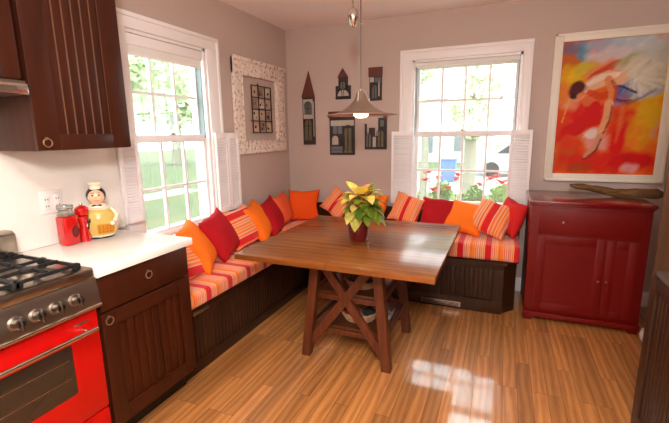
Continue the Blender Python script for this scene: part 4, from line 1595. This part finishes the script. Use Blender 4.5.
for a, b, k in ((RX0+0.055, xm-0.002, xm-0.030), (xm+0.002, RX1-0.055, xm+0.022)):
    mb = MB()
    s = 0.06
    z0_, z1_ = 0.095, 0.682
    mb.box(a, a+s, RYF-0.006, RYF, z0_, z1_, bev=0.002).box(b-s, b, RYF-0.006, RYF, z0_, z1_, bev=0.003)
    mb.box(a+s, b-s, RYF-0.006, RYF, z0_, z0_+s, bev=0.002).box(a+s, b-s, RYF-0.006, RYF, z1_-s, z1_, bev=0.002)
    mb.box(a+s, b-s, RYF-0.003, RYF, z0_+s, z1_-s)
    d_ = finish('door', mb, REDCAB, t)
    finish('knob', MB().lathe([(0, 0), (0.004, 0), (0.004, 0.008), (0.0075, 0.011), (0.0075, 0.016), (0, 0.018)], (k, RYF-0.006, 0.375), 20, Matrix.Rotation(math.pi/2, 4, 'X')), NICKEL, d_)

# driftwood
DW = wood('driftwood', rgb(70, 46, 26), rgb(132, 96, 58), 'x', 0.8, 0.0, 14.0, spec=0.2)
pts = []
rad = []
for i in range(15):
    f_ = i/14
    x = 2.69+0.60*f_
    pts.append((x, -0.28+0.02*math.sin(f_*5), 1.036-0.046*min(1, f_*1.8)+0.004*math.sin(f_*9)))
    rad.append((0.014+0.026*f_**0.6)*(1-0.45*(f_ > 0.99)))
mb = MB().tube(pts, rad, 12)
for v in mb.bm.verts:
    v.co += Vector((0, 1, 1))*(0.012*noise.noise(v.co*28)+0.006*noise.noise(v.co*70))
    v.co.z = 0.957+(v.co.z-0.957)*1.0 if v.co.z > 0.957 else 0.957
tag(finish('driftwood', mb, DW, None, loc=(2.98, -0.28, 0.957), smooth=70), 'long curved piece of brown driftwood lying on the red cabinet', 'driftwood')

# white pot on the floor, mostly hidden
mb = MB().lathe([(0, 0.0), (0.050, 0.0), (0.068, 0.025), (0.074, 0.055), (0.066, 0.09), (0.058, 0.094), (0.066, 0.055), (0.055, 0.02), (0, 0.012)], (3.212, -0.725, 0.0005), 32)
tag(finish('bowl', mb, WHITE, None, loc=(3.212, -0.725, 0)), 'white rounded bowl on the floor at the foot of the red cabinet', 'bowl')

# ---------------------------------------------------------------- dark cabinet at the right edge
t = thing('tall_cabinet', 'dark wooden cabinet with beadboard side at the right edge of the room', 'cabinet', (3.2, -2.2, 0))
finish('cabinet_body', B(2.882, XR-0.002, -2.75, -1.722, 0.002, 0.80, bev=0.003), BENCHW, t)
mb = MB()
mb.box(2.862, 2.882, -1.775, -1.700, 0.002, 0.80, bev=0.002).box(2.862, 2.882, -2.75, -1.775, 0.002, 0.10, bev=0.002).box(2.862, 2.882, -2.75, -1.775, 0.74, 0.80, bev=0.002)
bead_front(mb, lambda a, w_, z: (2.880-w_, a, z), -2.75, -1.775, 0.10, 0.74, 0.002, 24)
finish('side_panel', mb, BENCHW, t)
finish('cabinet_shelf', B(2.868, XR-0.002, -2.75, -1.715, 0.801, 0.825, bev=0.004), mat('pale_shelf_edge', rgb(96, 80, 68), 0.4), t)
finish('upright_panel', B(2.862, XR-0.002, -1.720, -1.700, 0.80, 2.1, bev=0.002), wood('tan_panel', rgb(58, 36, 22), rgb(84, 54, 34), 'z', 0.5, 0.0, 5.0, spec=0.2), t)
finish('upper_box', B(3.18, XR-0.002, -2.75, -1.722, 1.35, 2.1, bev=0.003), BENCHW, t)

# ---------------------------------------------------------------- outdoors
LAWN = mat('lawn_grass', rgb(92, 106, 68), 0.95, var=0.25, scale=3, bump=0.3)
GZ = -0.40
mb = MB().box(-40, 40, T+0.01, 60, GZ-0.2, GZ).box(-40, -T-0.01, -20, T+0.0095, GZ-0.2, GZ)
tag(finish('lawn', mb, LAWN), kind='structure')
mb = MB().box(-1.5, 8, 8.6, 16.5, GZ, GZ+0.02)
tag(finish('driveway', mb, mat('pale_asphalt', rgb(176, 176, 172), 0.9, var=0.06, scale=8)), kind='structure')
mb = MB().box(-8.4, -7.4, -6, 7.0, GZ, GZ+0.02)
tag(finish('path', mb, mat('pale_path', rgb(190, 186, 176), 0.9, var=0.06, scale=8)), kind='structure')

LEAFG = [mat('shrub_leaf_a', rgb(124, 160, 74), 0.6, var=0.3, scale=9), mat('shrub_leaf_b', rgb(150, 182, 96), 0.6, var=0.3, scale=9)]
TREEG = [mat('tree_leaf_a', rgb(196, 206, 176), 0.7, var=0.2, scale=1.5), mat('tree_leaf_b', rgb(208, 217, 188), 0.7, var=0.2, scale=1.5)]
BARK = mat('tree_bark', rgb(150, 144, 128), 0.9, var=0.2, scale=6, bump=0.4)


def leaf_cloud(mb, c, rx, ry, rz, n, s, rnd):
    bmx = bmesh.new()
    for _ in range(n):
        while True:
            p = Vector((rnd.uniform(-1, 1), rnd.uniform(-1, 1), rnd.uniform(-1, 1)))
            if 0.45 < p.length < 1:
                break
        p = Vector((c[0]+p.x*rx, c[1]+p.y*ry, c[2]+p.z*rz))
        d = Vector((rnd.gauss(0, 1), rnd.gauss(0, 1), rnd.gauss(0, .7))).normalized()
        e = d.cross(Vector((rnd.gauss(0, 1), rnd.gauss(0, 1), rnd.gauss(0, 1)))).normalized()
        k = s*rnd.uniform(.7, 1.3)
        a_ = bmx.verts.new(p-d*k)
        b_ = bmx.verts.new(p+e*k*.45)
        c_ = bmx.verts.new(p+d*k)
        d2 = bmx.verts.new(p-e*k*.45)
        bmx.faces.new((a_, b_, c_, d2))
    mb.merge(bmx)


rn = random.Random(21)
k = 0
places = [('left', 1.15), ('middle left', 1.52), ('middle', 1.88), ('middle right', 2.2), ('right', 2.55)]
slabel = ['green flowering shrub outside the back window below the plant-side panes', 'green shrub outside the back window, second from the lamp side',
          'bushy green shrub outside the middle of the back window', 'green shrub outside the back window below the car', 'green shrub outside the back window next to the red cabinet side shutter']
for (nm, x) in places:
    y = 0.95+0.12*rn.uniform(-1, 1)
    s_ = thing('garden_shrub', slabel[k], 'shrub', (x, y, GZ), 'shrubs under the back window')
    mb = MB()
    leaf_cloud(mb, (x, y, 0.25), 0.20, 0.24, 0.60+0.05*(k % 2), 2300, 0.042, rn)
    finish('foliage', mb, LEAFG[k % 2], s_, recalc=False)
    mb = MB()
    for j in range(5):
        a = j*1.26
        mb.tube([(x+0.04*math.cos(a), y+0.04*math.sin(a), GZ), (x+0.12*math.cos(a), y+0.12*math.sin(a), 0.25)], 0.01, 5)
    finish('stems', mb, BARK, s_)
    k += 1
# red flowers standing above the shrubs
FLW = mat('coral_red_petals', rgb(222, 56, 52), 0.6, var=0.2, scale=30)
FST = mat('flower_stem', rgb(100, 140, 60), 0.7)
fpos = []


def on_plane(px, py, yv):
    d = fw+r2*((px-334.5)/400.0)-u2*((py-211.5)/400.0)
    c = Vector((2.1872, -3.9201, 1.4691))
    return c+d*((yv-c.y)/d.y)


flabels = ['topmost red flower left of the blue bin', 'low red flower nearest the lamp side shutter', 'red flower under the blue bin', 'red flower low in the shrubs right of the bin',
           'red flower beside the pale tree trunk', 'small red flower by the middle of the window', 'red flower just below the parked car', 'wide red flower nearest the right shutter',
           'highest red flower below the car', 'small red flower deep in the right shrubs', 'small red flower at the foot of the left panes', 'red flower between bin and trunk']
fl_xyz = [(429, 173, .75), (425, 181, .7), (438.5, 179, .8), (433, 191, .7), (455.5, 180, .8), (438, 190, .75), (490, 180, .8), (502, 184, .7), (496, 178, .9), (480, 186, .8), (448, 189, .75), (458, 176, .9)]
for i, (px, py, yv) in enumerate(fl_xyz):
    c = on_plane(px, py, yv)
    f_ = thing('garden_flower', flabels[i]+', outside the back window', 'flower', (c.x, c.y, GZ), 'red flowers outside the back window')
    mb = MB()
    R_ = 0.050 if i not in (7, 0) else 0.066
    for j in range(7):
        a = j*2*math.pi/7+i
        el = 0.35 if j % 2 else 0.8
        leaf(mb, c, (math.cos(a)*math.cos(el), math.sin(a)*math.cos(el), math.sin(el)), (0, 0, 1), R_*1.6, R_*1.0, 0.8)
    finish('petals', mb, FLW, f_, smooth=60)
    finish('stem', MB().tube([(c.x, c.y, GZ), (c.x+0.01, c.y, c.z)], 0.004, 5), FST, f_)


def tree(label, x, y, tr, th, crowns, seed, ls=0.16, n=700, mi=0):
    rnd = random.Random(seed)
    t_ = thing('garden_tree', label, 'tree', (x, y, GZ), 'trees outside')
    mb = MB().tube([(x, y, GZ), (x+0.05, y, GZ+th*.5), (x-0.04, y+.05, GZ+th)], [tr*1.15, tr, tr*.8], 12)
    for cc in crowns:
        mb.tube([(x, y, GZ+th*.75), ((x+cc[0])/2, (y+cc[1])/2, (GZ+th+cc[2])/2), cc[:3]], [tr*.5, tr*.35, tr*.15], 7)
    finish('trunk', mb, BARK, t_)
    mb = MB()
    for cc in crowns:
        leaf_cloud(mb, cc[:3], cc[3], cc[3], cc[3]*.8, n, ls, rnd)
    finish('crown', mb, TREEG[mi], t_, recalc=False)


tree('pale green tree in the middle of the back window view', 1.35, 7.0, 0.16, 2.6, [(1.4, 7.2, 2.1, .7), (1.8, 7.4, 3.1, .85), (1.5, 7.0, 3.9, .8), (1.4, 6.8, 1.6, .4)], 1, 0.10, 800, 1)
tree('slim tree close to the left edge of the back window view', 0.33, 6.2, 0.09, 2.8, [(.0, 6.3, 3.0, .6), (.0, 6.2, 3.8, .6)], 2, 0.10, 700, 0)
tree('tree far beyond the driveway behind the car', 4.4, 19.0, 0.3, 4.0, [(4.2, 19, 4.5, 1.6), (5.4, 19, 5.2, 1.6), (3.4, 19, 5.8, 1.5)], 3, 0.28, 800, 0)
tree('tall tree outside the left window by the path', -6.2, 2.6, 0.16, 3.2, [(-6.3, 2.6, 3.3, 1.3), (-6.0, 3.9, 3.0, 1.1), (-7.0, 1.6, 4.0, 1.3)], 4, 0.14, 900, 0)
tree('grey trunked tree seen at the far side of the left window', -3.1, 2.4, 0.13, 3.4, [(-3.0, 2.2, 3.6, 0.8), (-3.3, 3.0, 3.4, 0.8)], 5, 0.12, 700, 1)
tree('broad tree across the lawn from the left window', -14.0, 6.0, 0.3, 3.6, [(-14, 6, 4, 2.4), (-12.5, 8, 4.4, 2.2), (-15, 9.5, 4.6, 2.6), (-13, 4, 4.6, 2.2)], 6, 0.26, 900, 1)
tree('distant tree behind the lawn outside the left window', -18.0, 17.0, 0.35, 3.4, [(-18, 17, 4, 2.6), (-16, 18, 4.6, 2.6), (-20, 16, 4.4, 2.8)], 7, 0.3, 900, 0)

# blue bin
c0 = (0.30, 11.6)
t = thing('wheeled_bin', 'blue wheeled bin standing by the driveway outside the back window', 'bin', (c0[0], c0[1], GZ))
BLU = mat('blue_plastic', rgb(84, 116, 176), 0.5, var=0.05)
mb = MB().prism([(-.22, 0.04), (.22, 0.04), (.27, .82), (-.27, .82)], lambda a, b, d: (c0[0]+a, c0[1]+d, GZ+b), -.24, .24)
finish('bin_body', mb, BLU, t)
finish('bin_lid', B(c0[0]-.29, c0[0]+.29, c0[1]-.27, c0[1]+.27, GZ+.825, GZ+.89, bev=0.02), BLU, t)
mb = MB()
for sx in (-1, 1):
    mb.lathe([(0, -0.03), (0.1, -0.03), (0.1, 0.03), (0, 0.03)], (c0[0]+sx*.26, c0[1]+.2, GZ+.11), 18, Matrix.Rotation(math.pi/2, 4, 'Y'))
finish('wheels', mb, BLACK, t)

# parked car
cx_, cy_ = 3.1, 14.5
t = thing('car', 'light coloured car parked on the driveway outside the back window', 'car', (cx_, cy_, GZ))
side = [(-2.1, .35), (-2.15, .75), (-1.35, .95), (-.75, 1.40), (.75, 1.43), (1.5, 1.0), (2.1, .85), (2.15, .40), (1.7, .28), (-1.8, .28)]
finish('car_body', MB().prism(side, lambda a, b, d: (cx_+a, cy_+d, GZ+b), -.85, .85), mat('silver_car_paint', rgb(205, 208, 212), 0.3, 0.3), t)
mb = MB()
for poly in ([(-1.2, .97), (-.70, 1.34), (-.05, 1.36), (-.05, .97)], [(.05, .97), (.05, 1.36), (.70, 1.36), (1.3, 1.0)]):
    mb.prism(poly, lambda a, b, d: (cx_+a, cy_+d, GZ+b), -.856, .856)
finish('car_windows', mb, mat('car_glass', rgb(50, 58, 62), 0.1), t)
for wx_ in (-1.35, 1.35):
    for wy_ in (-.78, .78):
        finish('wheel', MB().lathe([(0, -.1), (.18, -.1), (.31, -.09), (.31, .09), (.18, .1), (0, .1)], (cx_+wx_, cy_+wy_, GZ+.325), 24, Matrix.Rotation(math.pi/2, 4, 'X')), IRON, t)

# neighbour house
t = thing('neighbour_house', 'white neighbouring house with a grey window seen past the blue bin', 'house', (-2, 24, GZ))
HW = mat('white_siding', rgb(226, 226, 222), 0.8, var=0.03)
finish('house_walls', B(-7.5, 1.6, 22, 28, GZ, 3.4), HW, t)
finish('roof', MB().prism([(-.5, 3.4), (6.5, 3.4), (3, 5.8)], lambda a, b, d: (d, 22+a, b), -8, 2.1), mat('grey_shingles', rgb(128, 124, 122), 0.9, var=0.15), t)
for (x0, x1, z0, z1) in ((-2.6, -1.9, .1, 1.3), (-0.75, -0.05, .2, 1.3), (-5.5, -4.5, .2, 1.5)):
    wf = finish('house_window', B(x0, x1, 21.95, 22, z0, z1), HW, t)
    finish('window_glass', B(x0+.06, x1-.06, 21.93, 21.951, z0+.06, z1-.06), mat('house_glass', rgb(110, 120, 124), 0.2), wf)

for o in bpy.data.objects:
    if '_o' in o:
        del o['_o']
